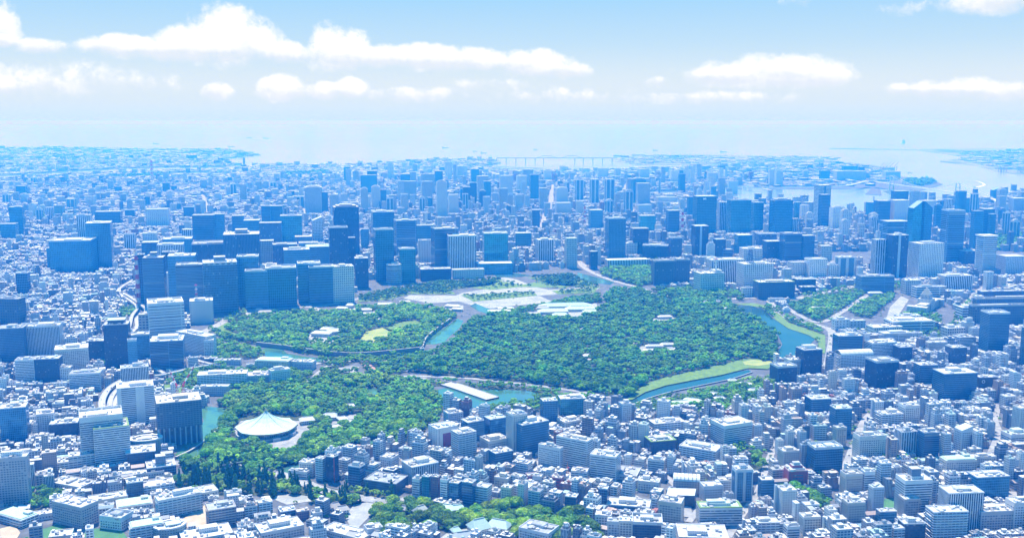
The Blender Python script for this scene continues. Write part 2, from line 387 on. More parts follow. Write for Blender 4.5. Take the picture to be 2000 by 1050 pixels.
    def ground_mat(name, c1, c2, scale, rough=0.9, c3=None, s3=0.05, det=5):
        m, nt, b, out = new_mat(name); geo = nt.new('ShaderNodeNewGeometry')
        f = nt.ramp(nt.noise(geo.outputs['Position'], scale, det, 0.65), 0.3, 0.7)
        c = nt.mix(f, rgba(c1), rgba(c2))
        if c3: c = nt.mix(nt.ramp(nt.noise(geo.outputs['Position'], s3, 3, 0.6), 0.45, 0.65), c, rgba(c3))
        nt.l.new(c, b.inputs['Base Color']); b.inputs['Roughness'].default_value = rough
    ground_mat('ground', (0.07, 0.08, 0.10), (0.21, 0.22, 0.24), 0.05, c3=(0.12, 0.13, 0.15), s3=0.015)
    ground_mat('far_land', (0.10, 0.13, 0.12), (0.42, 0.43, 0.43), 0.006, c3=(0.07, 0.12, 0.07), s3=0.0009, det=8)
    ground_mat('grass', (0.10, 0.20, 0.035), (0.20, 0.34, 0.06), 0.09, c3=(0.15, 0.27, 0.05), s3=0.02)
    ground_mat('dry_grass', (0.36, 0.42, 0.10), (0.45, 0.47, 0.15), 0.06, c3=(0.28, 0.38, 0.09), s3=0.02)
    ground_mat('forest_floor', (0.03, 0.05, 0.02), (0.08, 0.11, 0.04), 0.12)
    ground_mat('gravel', (0.36, 0.37, 0.37), (0.52, 0.52, 0.51), 0.1, c3=(0.33, 0.35, 0.34), s3=0.02)
    ground_mat('sand', (0.52, 0.42, 0.30), (0.62, 0.52, 0.38), 0.08)
    ground_mat('asphalt', (0.10, 0.105, 0.11), (0.17, 0.175, 0.18), 0.3)
    ground_mat('pale_road', (0.33, 0.33, 0.34), (0.47, 0.47, 0.48), 0.08, c3=(0.28, 0.29, 0.30), s3=0.03)
    ground_mat('stone_bank', (0.10, 0.11, 0.11), (0.25, 0.25, 0.24), 0.3)
    ground_mat('red_track', (0.50, 0.27, 0.24), (0.58, 0.35, 0.32), 0.2)
    ground_mat('turf', (0.06, 0.20, 0.07), (0.10, 0.27, 0.10), 0.05)
    def water(name, c1, c2, rough, scale, bump, blot=None, spec=0.5):
        m, nt, b, out = new_mat(name); geo = nt.new('ShaderNodeNewGeometry')
        f = nt.noise(geo.outputs['Position'], scale, 5, 0.6)
        c = nt.mix(nt.ramp(f, 0.35, 0.65), rgba(c1), rgba(c2))
        if blot: c = nt.mix(nt.ramp(nt.noise(geo.outputs['Position'], 0.02, 5, 0.7), 0.42, 0.55), c, rgba(blot))
        nt.l.new(c, b.inputs['Base Color']); b.inputs['Roughness'].default_value = rough; b.inputs['Specular IOR Level'].default_value = spec
        bp = nt.new('ShaderNodeBump'); bp.inputs['Strength'].default_value = bump; bp.inputs['Distance'].default_value = 1.0
        nt.l.new(nt.noise(geo.outputs['Position'], 0.12, 4, 0.6), bp.inputs['Height']); nt.l.new(bp.outputs[0], b.inputs['Normal'])
    water('sea', (0.21, 0.30, 0.36), (0.29, 0.37, 0.43), 0.14, 0.0006, 0.04)
    water('moat_water', (0.02, 0.075, 0.085), (0.035, 0.10, 0.105), 0.12, 0.01, 0.12, spec=0.25)
    water('green_moat', (0.07, 0.15, 0.16), (0.10, 0.19, 0.19), 0.10, 0.01, 0.12, blot=(0.07, 0.20, 0.12), spec=0.6)
    water('weedy_moat', (0.05, 0.15, 0.12), (0.10, 0.23, 0.19), 0.12, 0.02, 0.1, blot=(0.10, 0.25, 0.12), spec=0.6)
    m, nt, b, out = new_mat('foam'); b.inputs['Base Color'].default_value = (.85, .88, .9, 1); b.inputs['Roughness'].default_value = .6
    # haze
    m = bpy.data.materials.new('haze'); m.use_nodes = True; nt = NT(m.node_tree); nt.n.clear(); MATS['haze'] = m
    out = nt.new('ShaderNodeOutputMaterial'); v = nt.new('ShaderNodeVolumePrincipled')
    v.inputs['Color'].default_value = rgba(HAZE_COL); v.inputs['Density'].default_value = HAZE_DENS
    v.inputs['Absorption Color'].default_value = (1, 0.85, 0, 1); v.inputs['Anisotropy'].default_value = 0.0
    nt.l.new(v.outputs[0], out.inputs['Volume'])
build_materials()
M = MATS
# ------------------------------------------------------------------ the setting: sea, land, parks, moats, roads
def struct(o, kind='structure'): o['kind'] = kind; return o
big = 178000.0
struct(sheet('sea', [(-big, -3000), (big, -3000), (big, big), (-big, big)], -2.0, M['sea']))
mainland = gpoly([(-700,1900),(-700,300),(-200,290),(0,289),(150,288),(330,291),(430,292),(500,299),(503,303),(440,309),(430,315),(472,322),(560,322),(700,321),
    (780,316),(880,311),(958,312),(975,318),(945,325),(985,331),(1040,338),(1130,340),(1250,344),(1330,342),(1400,336),(1440,331),(1475,336),
    (1480,352),(1440,362),(1405,366),(1330,372),(1150,375),(1150,378),(1330,379),(1420,385),(1445,398),(1500,394),(1560,398),(1630,421),(1700,419),(1800,402),(1870,395),
    (1940,392),(1975,378),(2080,366),(2400,360),(2700,1900)])
struct(sheet('ground', mainland, 0.0, M['ground'], 3.0))
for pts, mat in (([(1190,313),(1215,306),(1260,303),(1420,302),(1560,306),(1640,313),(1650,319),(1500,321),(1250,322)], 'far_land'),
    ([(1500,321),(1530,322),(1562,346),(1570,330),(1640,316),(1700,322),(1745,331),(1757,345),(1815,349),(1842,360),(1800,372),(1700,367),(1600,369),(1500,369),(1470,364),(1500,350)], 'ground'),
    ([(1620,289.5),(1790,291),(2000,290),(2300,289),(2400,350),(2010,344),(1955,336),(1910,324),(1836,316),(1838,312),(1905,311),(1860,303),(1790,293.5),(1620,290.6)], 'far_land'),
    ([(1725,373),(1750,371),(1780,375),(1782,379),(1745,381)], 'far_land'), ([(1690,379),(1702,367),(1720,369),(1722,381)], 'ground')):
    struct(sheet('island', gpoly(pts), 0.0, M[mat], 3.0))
def water_sheet(pts, mat, name='water', z=0.35): return struct(sheet(name, gpoly(pts), z, M[mat]))
WATERS = []
def W_(pts, mat, z=0.35, name='moat'): WATERS.append(gpoly(pts)); return water_sheet(pts, mat, name, z)
# rivers and canals
W_([(-60,346),(60,340),(130,334),(250,329),(330,326.5),(430,326),(478,321),(500,322.5),(440,331),(330,333),(200,337),(130,341),(40,346),(-60,352)], 'sea', name='river')
W_([(330,338),(400,336),(440,341),(350,342)], 'sea', name='river')
W_([(723,391),(780,391),(822,390),(822,395),(780,397),(725,397)], 'sea', name='river')
W_([(888,383),(905,379),(932,374),(932,378),(910,383),(890,387)], 'sea', name='river')
W_([(935,362),(975,362),(975,366),(935,366)], 'sea', name='canal')
W_([(1150,377),(1330,378),(1330,381),(1200,383),(1150,381)], 'sea', name='canal')
W_([(1220,388),(1300,390),(1345,396),(1345,400),(1290,395),(1220,392)], 'sea', name='canal')
W_([(1240,421),(1300,418),(1345,417),(1345,422),(1250,425)], 'sea', name='canal')
W_([(120,340),(20,345),(20,346),(120,341.5)], 'sea', name='river')
# moats and ponds of the palace
W_([(345,898),(345,884),(372,852),(398,822),(390,798),(404,793),(440,797),(448,806),(428,832),(402,858),(398,885),(372,893)], 'weedy_moat')
W_([(846,764),(868,757),(900,760),(960,760),(1030,763),(1060,770),(1040,783),(965,795),(935,806),(915,818),(880,812),(868,796),(855,778)], 'green_moat', name='pond')
W_([(1226,782),(1258,764),(1300,752),(1350,742),(1410,732),(1462,722),(1470,727),(1430,739),(1370,752),(1310,765),(1262,780),(1236,790)], 'moat_water')
W_([(1130,790),(1150,784),(1190,790),(1208,800),(1190,808),(1150,806)], 'weedy_moat', name='pond')
W_([(826,672),(842,655),(868,640),(893,622),(905,626),(898,640),(880,655),(868,668),(850,672)], 'weedy_moat')
W_([(508,683),(530,676),(552,681),(560,690),(600,697),(640,700),(620,706),(560,704),(520,696)], 'weedy_moat')
W_([(765,692),(800,688),(842,683),(845,688),(810,695),(770,700)], 'weedy_moat')
W_([(1432,596),(1470,598),(1492,605),(1510,622),(1535,638),(1570,650),(1592,662),(1580,675),(1560,690),(1548,702),(1530,706),(1518,690),(1528,672),(1520,655),(1500,638),(1470,620)], 'moat_water')
W_([(928,592),(950,601),(972,609),(958,615),(932,606),(918,597)], 'green_moat')
W_([(1128,532),(1160,540),(1200,551),(1192,556),(1150,551),(1128,541)], 'green_moat')
W_([(710,760),(730,757),(748,766),(750,778),(730,782),(712,772)], 'weedy_moat', name='pond')
W_([(965,536),(1005,533),(1040,538),(1010,541),(970,541)], 'green_moat')
W_([(955,655),(975,650),(985,655),(965,660)], 'green_moat', name='pond')
W_([(432,645),(455,652),(450,662),(425,655)], 'weedy_moat')
W_([(545,917),(590,902),(640,886),(700,868),(742,852),(752,862),(700,884),(640,906),(600,922),(560,934),(545,928)], 'weedy_moat')
# woods: outline, tree spacing (m), crown radius (m), kind
WOODS = [
 ('palace', [(905,640),(928,622),(985,614),(1040,622),(1130,624),(1185,600),(1180,580),(1200,565),(1290,568),(1340,574),(1405,578),(1440,606),(1490,634),(1520,660),(1520,688),(1512,708),(1470,715),(1400,722),(1330,738),(1280,752),(1235,776),(1180,772),(1090,756),(1000,744),(930,738),(860,733),(800,726),(792,715),(820,700),(850,690),(880,668)], 15.5, 9.0, 'dark'),
 ('palace', [(985,608),(1060,596),(1120,584),(1170,577),(1175,590),(1110,598),(1050,606),(1000,616)], 10, 6, 'dark'),
 ('east_garden', [(415,645),(450,628),(520,618),(600,610),(640,612),(700,602),(770,596),(840,602),(880,612),(892,620),(866,637),(846,650),(830,668),(822,682),(760,690),(700,694),(640,697),(590,690),(540,680),(490,672),(430,664)], 14.0, 8.4, 'mid'),
 ('kitanomaru', [(402,868),(425,835),(440,812),(425,790),(470,768),(560,752),(600,748),(640,740),(720,735),(790,742),(836,752),(852,772),(866,800),(850,830),(800,850),(740,856),(680,872),(610,896),(550,914),(470,908),(420,900),(395,890)], 11.5, 7.6, 'mid'),
 ('kitanomaru', [(420,790),(480,758),(555,750),(600,730),(660,722),(700,728),(640,742),(560,760),(470,778)], 11, 7, 'mid'),
 ('plaza', [(700,580),(760,566),(860,552),(960,545),(985,545),(960,556),(880,566),(890,574),(800,574),(760,585),(700,590)], 13, 6.5, 'pine'),
 ('plaza', [(905,560),(975,548),(1020,556),(1060,548),(1120,540),(1130,556),(1100,562),(1020,560),(960,566)], 24, 6, 'pine'),
 ('plaza', [(1030,542),(1110,536),(1150,552),(1175,562),(1130,560),(1080,556)], 15, 6.5, 'pine'),
 ('lawn_pines', [(905,578),(1040,571),(1048,577),(925,588)], 14, 4.2, 'pine'),
 ('lawn_pines', [(1078,568),(1168,561),(1160,572),(1092,575)], 14, 4.2, 'pine'),
 ('park', [(1168,528),(1215,522),(1272,523),(1276,556),(1245,560),(1210,552),(1180,542)], 14, 8.5, 'mid'),
 ('park', [(1290,570),(1350,562),(1420,568),(1470,577),(1450,588),(1410,580),(1340,576)], 13, 7, 'mid'),
 ('diet_garden', [(1530,600),(1570,588),(1640,580),(1684,573),(1690,582),(1650,606),(1622,628),(1598,630),(1560,618),(1545,610)], 12.5, 7.5, 'mid'),
 ('diet_garden', [(1660,608),(1690,588),(1730,576),(1748,580),(1735,592),(1718,606),(1700,622),(1672,618)], 12.5, 7.5, 'mid'),
 ('diet_garden', [(1750,618),(1790,610),(1835,614),(1840,632),(1800,640),(1760,632)], 16, 6, 'mid'),
 ('roadside', [(1480,600),(1500,596),(1520,606),(1540,622),(1600,640),(1612,655),(1605,690),(1595,690),(1598,668),(1560,645),(1520,625)], 12, 5.5, 'mid'),
 ('embassy', [(1210,812),(1240,806),(1290,793),(1350,777),(1420,764),(1470,752),(1520,738),(1545,742),(1540,765),(1490,785),(1440,802),(1390,812),(1330,800),(1290,812),(1240,816)], 12.5, 7, 'mid'),
 ('moat_bank', [(620,706),(700,700),(800,696),(835,692),(800,712),(786,730),(730,742),(700,706),(650,722)], 13, 7, 'mid'),
 ('moat_bank', [(410,664),(470,676),(520,690),(505,700),(450,700),(432,722),(400,700)], 13, 6.5, 'mid'),
 ('street_trees', [(430,730),(470,722),(560,722),(600,735),(560,748),(470,760),(430,770)], 13, 6.5, 'mid'),
 ('moat_bank', [(950,800),(1000,786),(1060,778),(1120,772),(1190,782),(1140,790),(1060,800),(990,812),(955,815)], 13, 6.5, 'mid'),
 ('moat_bank', [(1236,797),(1300,777),(1370,763),(1440,749),(1478,738),(1505,742),(1480,762),(1400,778),(1300,796),(1240,808)], 12, 6.0, 'mid'),
 ('moat_bank', [(800,742),(870,745),(950,750),(1030,756),(1100,766),(1090,772),(1000,766),(900,757),(820,752)], 14, 6, 'mid'),
 ('shrine_grove', [(700,1000),(745,990),(800,978),(840,985),(900,1000),(960,992),(1010,988),(1080,1005),(1140,1010),(1170,1030),(1170,1062),(900,1068),(860,1030),(790,1062),(690,1050),(735,1020)], 12.5, 7.5, 'bright'),
 ('avenue', [(340,950),(360,930),(430,905),(480,912),(540,925),(600,950),(640,950),(700,965),(745,972),(745,985),(680,990),(600,980),(520,968),(440,968),(380,962)], 12.0, 6.2, 'mixed'),
 ('moat_bank', [(450,905),(560,895),(620,875),(700,850),(760,848),(830,838),(830,850),(770,872),(700,884),(640,906),(580,918),(520,925),(460,920)], 12.5, 6.5, 'mid'),
 ('avenue', [(600,955),(700,958),(765,968),(800,980),(760,992),(700,985),(620,985)], 12, 6.2, 'mixed'),
 ('street_trees', [(350,900),(400,892),(440,908),(420,922),(360,925)], 12, 6.5, 'mid'),
 ('street_trees', [(25,985),(60,960),(100,958),(132,975),(100,992),(60,1000)], 11, 6.5, 'dark'),
 ('street_trees', [(1412,880),(1440,868),(1480,885),(1500,905),(1485,925),(1450,905)], 12, 6.5, 'mid'),
 ('street_trees', [(1505,965),(1560,955),(1622,975),(1620,1005),(1580,1000),(1520,980)], 12, 6.5, 'mid'),
 ('street_trees', [(1715,895),(1790,900),(1835,905),(1832,918),(1770,915),(1720,908)], 11, 5.5, 'mid'),
 ('street_trees', [(1575,868),(1640,860),(1650,872),(1640,920),(1600,930),(1580,900)], 13, 5, 'mid'),
 ('street_trees', [(185,700),(212,690),(240,700),(240,735),(205,722)], 10, 6, 'mid'),
 ('street_trees', [(228,610),(262,600),(270,612),(240,622)], 11, 6, 'mid'),
 ('street_trees', [(310,752),(370,728),(435,718),(450,735),(420,760),(390,775),(340,765)], 12, 6.5, 'mid'),
 ('street_trees', [(398,655),(440,640),(470,618),(520,610),(470,605),(420,630)], 16, 5, 'mid'),
 ('street_trees', [(1650,655),(1700,640),(1790,650),(1850,640),(1870,612),(1890,580),(1900,596),(1885,640),(1850,668),(1800,665)], 18, 5.5, 'mid'),
 ('street_trees', [(1560,578),(1660,560),(1760,552),(1760,566),(1680,572),(1600,590)], 18, 5.5, 'mid'),
 ('street_trees', [(1920,470),(1990,455),(2010,475),(1950,490)], 22, 9, 'mid'),
 ('street_trees', [(75,425),(130,418),(146,426),(100,436)], 30, 11, 'mid'),
 ('street_trees', [(200,344),(330,338),(330,344),(230,348)], 60, 14, 'mid'),
 ('street_trees', [(555,338),(640,334),(645,342),(560,343)], 60, 14, 'mid'),
 ('street_trees', [(1765,352),(1815,350),(1830,358),(1790,366),(1760,360)], 50, 16, 'mid'),
 ('street_trees', [(1200,520),(1290,505),(1300,512),(1230,522)], 18, 7, 'mid'),
]
# clearings that carry no trees: lawns, plazas, courts
CLEAR = []
def lawn(pts, mat='grass', name='lawn', z=0.6): p = gpoly(pts); CLEAR.append(p); return struct(sheet(name, p, z, M[mat]))
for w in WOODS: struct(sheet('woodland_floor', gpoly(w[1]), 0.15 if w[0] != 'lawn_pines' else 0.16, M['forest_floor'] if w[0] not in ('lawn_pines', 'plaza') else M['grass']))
lawn([(703,664),(714,648),(745,640),(766,644),(768,655),(750,664),(722,668)], 'dry_grass')
lawn([(752,642),(775,630),(812,626),(828,632),(815,640),(780,646),(768,652)], 'grass')
lawn([(700,664),(716,668),(740,668),(735,674),(700,674),(688,668)], 'gravel', 'path', 0.55)
lawn([(1222,784),(1236,770),(1262,750),(1300,738),(1345,728),(1380,718),(1420,710),(1452,702),(1480,702),(1512,712),(1500,722),(1462,720),(1410,733),(1350,744),(1300,754),(1260,767),(1236,781)], 'grass', 'grass_bank', 2.2)
lawn([(1450,708),(1470,704),(1505,707),(1512,712),(1480,716),(1455,714)], 'dry_grass', 'grass_bank', 2.6)
lawn([(1503,608),(1515,625),(1540,642),(1580,655),(1598,666),(1600,690),(1612,690),(1612,655),(1585,646),(1540,630),(1520,612)], 'grass', 'grass_bank', 1.2)
lawn([(1432,594),(1470,592),(1500,598),(1492,602),(1468,598)], 'grass', 'grass_bank', 1.2)
lawn([(412,636),(436,625),(452,632),(440,642),(470,656),(450,660),(420,650)], 'grass')
lawn([(1140,788),(1150,786),(1205,800),(1180,806)], 'weedy_moat', 'pond', .7)
lawn([(318,752),(345,748),(360,758),(350,775),(322,772)], 'grass')
CLEAR.append(gpoly([(462,812),(580,812),(606,822),(600,868),(560,885),(470,865),(455,840)]))
lawn([(470,862),(455,838),(470,822),(530,815),(580,822),(606,818),(606,842),(590,862),(560,880),(515,876)], 'pale_road', 'forecourt', 0.5)
lawn([(788,582),(800,576),(890,577),(905,571),(960,563),(985,552),(968,545),(985,541),(1010,546),(1050,561),(1072,566),(1150,560),(1172,560),(1166,566),(1088,574),(1052,577),(1082,590),(1000,597),(958,602),(930,598),(895,588),(840,592)], 'gravel', 'plaza', 0.12); CLEAR.pop()
CLEAR += [gpoly([(788,582),(800,577),(895,577),(925,590),(1055,580),(1066,566),(985,549),(968,545),(985,541),(1010,546),(1085,566),(1090,576),(1166,573),(1082,590),(1000,597),(958,602),(930,598),(895,588),(840,592)])]
PLAZA_CLEAR = CLEAR[-1]
lawn([(900,576),(1040,569),(1050,577),(925,589)], 'grass', 'lawn', 0.7)
lawn([(1078,568),(1168,561),(1160,572),(1092,575)], 'grass', 'lawn', 0.7)
for c in CLEAR[-2:]: CLEAR.remove(c)
lawn([(1046,600),(1165,592),(1170,615),(1100,625),(1050,612)], 'gravel', 'courtyard', 0.4)
for c in ([(600,652),(632,644),(665,648),(662,662),(640,672),(602,668)], [(650,605),(690,596),(695,608),(660,615)], [(700,612),(742,604),(745,612),(705,620)], [(735,598),(775,592),(778,600),(740,605)],
          [(868,598),(905,596),(905,606),(870,606)], [(1248,676),(1318,676),(1320,688),(1250,690)], [(1275,622),(1320,618),(1322,630),(1280,634)], [(1130,697),(1166,693),(1166,702),(1132,704)], [(480,610),(500,605),(520,612),(480,622)]):
    lawn(c, 'gravel', 'courtyard', 0.4)
lawn([(655,718),(690,714),(702,716),(695,728),(655,724)], 'pale_road', 'car_park', 0.4)
lawn([(788,733),(836,734),(832,741),(792,741)], 'pale_road', 'car_park', 0.4)
lawn([(705,710),(725,712),(735,720),(730,728),(722,722)], 'red_track', 'path', 0.5)
lawn([(635,835),(660,812),(700,808),(695,826),(655,838)], 'pale_road', 'courtyard', 0.4)
lawn([(540,962),(600,968),(610,978),(560,985),(536,975)], 'gravel', 'shrine_avenue', 0.45)
lawn([(690,985),(730,978),(760,985),(720,1010),(690,1040),(675,1010)], 'gravel', 'shrine_court', 0.45)
lawn([(860,1050),(880,1035),(960,1028),(1010,1040),(1010,1066),(870,1066)], 'gravel', 'shrine_court', 0.45)
lawn([(60,1050),(75,1036),(110,1024),(130,1028),(115,1045),(100,1058)], 'turf', 'sports_field')
lawn([(145,1052),(180,1032),(235,1030),(250,1052),(240,1062),(150,1062)], 'turf', 'sports_field')
lawn([(352,1016),(400,986),(408,990),(412,1022),(370,1034)], 'sand', 'school_yard')
lawn([(0,1032),(28,1025),(40,1040),(30,1056),(0,1056)], 'sand', 'building_plot')
lawn([(1722,975),(1745,972),(1748,996),(1724,1000)], 'turf', 'lawn')
lawn([(1730,625),(1738,600),(1760,578),(1775,585),(1762,605),(1745,630)], 'gravel', 'forecourt')
PARKS = [gpoly(w[1]) for w in WOODS] + CLEAR + WATERS
PARKS += [gpoly(p) for p in ([(1430,596),(1500,596),(1620,650),(1640,690),(1600,705),(1530,712),(1500,650)], [(780,590),(880,560),(1000,535),(1200,520),(1280,560),(1180,580),(960,610)],
   [(400,600),(620,590),(900,600),(900,740),(400,780),(430,700),(400,650)], [(420,780),(860,730),(870,850),(700,880),(480,930),(380,900)], [(850,740),(1240,760),(1220,800),(940,820),(860,800)],
   [(1200,800),(1500,720),(1560,740),(1400,790),(1240,815)], [(1540,590),(1700,570),(1800,560),(1860,600),(1860,640),(1680,640),(1600,640)], [(-20,1020),(60,1010),(250,1020),(260,1070),(-20,1070)], [(345,920),(760,950),(760,1000),(700,1070),(680,1000),(560,1000),(350,960)],
   [(860,1020),(1010,1020),(1010,1070),(860,1070)])]

# roads: centre line in photo pixels, width in metres
ROADS = [([(1055,460),(1062,430),(1068,415),(1075,400),(1078,375),(1082,360)], 34, 'pale_road'), ([(1205,400),(1215,380),(1225,360),(1232,348)], 40, 'pale_road'), ([(1215,395),(1235,410),(1243,422)], 26, 'pale_road'),
 ([(395,650),(430,632),(468,610),(520,604),(590,600),(640,596),(720,580),(800,570)], 26, 'pale_road'), ([(590,592),(615,602),(640,618)], 22, 'pale_road'),
 ([(1130,510),(1140,522),(1165,536),(1210,552),(1250,562),(1280,575),(1330,578)], 22, 'pale_road'), ([(1130,510),(1150,520),(1180,500)], 20, 'pale_road'),
 ([(1400,585),(1470,582),(1540,585),(1580,578),(1700,552)], 28, 'pale_road'), ([(1500,582),(1512,600),(1530,618),(1600,636),(1625,650),(1622,690),(1615,720)], 22, 'pale_road'),
 ([(1535,600),(1560,615),(1600,630),(1640,612),(1680,585),(1705,570)], 18, 'pale_road'), ([(1870,630),(1885,600),(1905,575),(1925,560)], 24, 'pale_road'),
 ([(600,748),(640,716),(680,705),(760,705)], 14, 'pale_road'), ([(420,770),(480,745),(600,715),(650,702)], 14, 'pale_road'), ([(800,734),(900,738),(1000,748),(1100,760),(1200,778),(1230,792)], 14, 'pale_road'),
 ([(200,905),(330,905),(440,905),(560,930),(640,960),(760,980),(800,975)], 22, 'pale_road'), ([(380,645),(370,700),(440,742)], 14, 'pale_road'),
 ([(1640,950),(1655,905),(1672,860),(1690,820),(1720,790)], 14, 'pale_road'), ([(1200,870),(1260,900),(1330,960),(1345,1010)], 12, 'pale_road'), ([(1345,1020),(1372,985),(1380,970)], 10, 'pale_road'),
 ([(1930,900),(1950,850),(1942,820),(1950,790)], 14, 'pale_road'), ([(1730,1050),(1750,1010),(1760,980)], 14, 'pale_road'), ([(1975,960),(1985,1000),(1995,1040)], 14, 'pale_road'),
 ([(1900,1050),(1985,1030),(2040,1010)], 12, 'pale_road'), ([(1000,870),(1040,900),(1110,925),(1120,935)], 12, 'pale_road'), ([(395,380),(405,410),(400,420)], 30, 'pale_road'), ([(590,400),(600,420),(598,432)], 26, 'pale_road')]
ROADW = []
for i, (pts, w, mt) in enumerate(ROADS):
    path = smooth_path([ground(u, v) for u, v in pts], 5); ROADW.append((path, w))
    mb = MB(); strip(mb, path, w / 2, -w / 2, 0.8 + 0.02 * i, (.4, .4, .4))
    struct(mb.build('road', M[mt]))
    mb = MB()
    if w > 15 and pts[0][1] > 480:
        seg = smooth_path(path, 3)
        for a in range(0, len(seg) - 1, 2):
            for off in (-w * .25, 0, w * .25):
                strip(mb, seg[a:a + 2], off + .25, off - .25, 0.83 + 0.02 * i, (.8, .8, .8))
        struct(mb.build('road_marking', M['plain']))
# raised expressway: deck, parapets and piers
ROADS2 = [([(1420,1050),(1452,1000),(1480,960),(1500,900),(1520,860)], 11, 'pale_road'), ([(1140,905),(1200,945),(1290,1000),(1340,1050)], 9, 'pale_road'), ([(80,1050),(150,1000),(250,960),(330,930)], 10, 'pale_road'), ([(0,930),(80,900),(150,870),(240,840)], 10, 'pale_road'),
 ([(1560,745),(1640,760),(1720,772),(1830,800),(2000,830)], 13, 'pale_road'), ([(60,700),(120,690),(200,660),(260,600)], 13, 'pale_road'), ([(0,600),(60,590),(150,560),(230,540)], 13, 'pale_road'), ([(700,860),(760,885),(830,920),(900,950)], 9, 'pale_road'), ([(940,905),(1010,890),(1040,870)], 9, 'pale_road')]
for i, (pts, w, mt) in enumerate(ROADS2):
    path = smooth_path([ground(u, v) for u, v in pts], 5); ROADW.append((path, w)); ROADS.append((pts, w, mt)); mb = MB(); strip(mb, path, w / 2, -w / 2, 0.3 + 0.02 * i, (.4, .4, .4)); struct(mb.build('road', M[mt]))
EXPRESS = [([(262,545),(240,558),(232,566),(240,572),(252,578),(272,592),(286,606),(268,620),(268,636),(258,648)], 12),
 ([(246,566),(236,574),(256,588),(268,600),(258,616),(254,632),(250,646)], 10),
 ([(200,800),(200,780),(214,757),(238,742),(262,735),(311,732),(345,725),(385,716),(422,712),(455,716)], 13),
 ([(212,800),(218,775),(232,758),(250,752)], 10), ([(224,800),(226,782),(238,762)], 9),
 ([(369,697),(395,706),(425,712),(455,716)], 11), ([(255,645),(262,665),(290,700),(300,716),(320,728)], 10)]
# expressway built as things further below; keep the city off its line
for pts, w in EXPRESS: ROADW.append((smooth_path([ground(u, v, 11) for u, v in pts], 5), w + 10))
# ------------------------------------------------------------------ city fill
rng = np.random.default_rng(7)
WALLS = np.array([(.80,.80,.79),(.74,.75,.76),(.68,.69,.70),(.78,.76,.71),(.60,.62,.65),(.84,.84,.84),(.52,.54,.57),(.66,.60,.52),(.42,.45,.50),(.72,.70,.74),(.30,.33,.38),(.45,.33,.27),(.16,.18,.22),(.40,.16,.14),(.62,.70,.74),(.79,.72,.66)])
WPROB = np.array([12,10,8,8,9,11,8,7,7,4,9,4.5,8,1.6,4,4]); WPROB = WPROB / WPROB.sum()
ROOFS = np.array([(.82,.83,.84),(.74,.76,.78),(.66,.68,.71),(.79,.78,.76),(.44,.47,.52),(.84,.85,.85),(.42,.56,.50),(.42,.62,.56),(.30,.32,.35),(.52,.40,.34)])
RPROB = np.array([15,15,16,12,13,10,3,3.5,9,3.5]); RPROB = RPROB / RPROB.sum()
PARS = [(3.2,.55,.48),(40.,.97,.46),(2.6,.7,.55),(5.5,.8,.42),(3.8,.42,.42),(2.2,.6,.96),(4.6,.66,.5),(7.,.9,.4)]
def lots(theta, y0, y1, block, street, lot, keep):
    """rows of building lots on a street grid turned by theta; returns arrays x, y, w, d"""
    c, s = cos(theta), sin(theta); xm = y1 * 0.56 + 450
    cs = [(sx * c + sy * s, -sx * s + sy * c) for sx in (-xm, xm) for sy in (y0, y1)]
    lx0, lx1 = min(p[0] for p in cs), max(p[0] for p in cs); ly0, ly1 = min(p[1] for p in cs), max(p[1] for p in cs)
    out = []; y = ly0
    while y < ly1:
        bd = block[1] * rng.uniform(.8, 1.25); rows = max(1, int(round(bd / lot[1]))); rd = bd / rows
        x = lx0 + rng.uniform(0, 20)
        while x < lx1:
            bw = block[0] * rng.uniform(.7, 1.4)
            wx, wy = (x + bw / 2) * c - (y + bd / 2) * s, (x + bw / 2) * s + (y + bd / 2) * c
            if y0 - 150 < wy < y1 + 150 and abs(wx) < wy * 0.56 + 450:
                for r in range(rows):
                    q = 0.0
                    while q < bw - 5:
                        lw = min(lot[0] * rng.uniform(.6, 1.7), bw - q)
                        if bw - q - lw < lot[0] * .45: lw = bw - q
                        gap = rng.uniform(.6, 2.2)
                        out.append((x + q + lw / 2, y + (r + .5) * rd, lw - gap, rd - rng.uniform(.8, 3.0) - (rng.random() < .3) * 3)); q += lw
            x += bw + street * (2.0 if rng.random() < .12 else 1.0)
        y += bd + street * (2.2 if rng.random() < .15 else 1.0)
    A = np.array(out); wx = A[:, 0] * c - A[:, 1] * s; wy = A[:, 0] * s + A[:, 1] * c
    k = (wy > y0) & (wy < y1) & (np.abs(wx) < wy * 0.55 + 330) & (rng.random(len(A)) < keep)
    return wx[k], wy[k], A[k, 2], A[k, 3]
HFOOT = []      # footprints of hand-placed buildings: x, y, half width, half depth, yaw
HVIEW = []      # what of them must stay in view: u0, u1, base row, distance
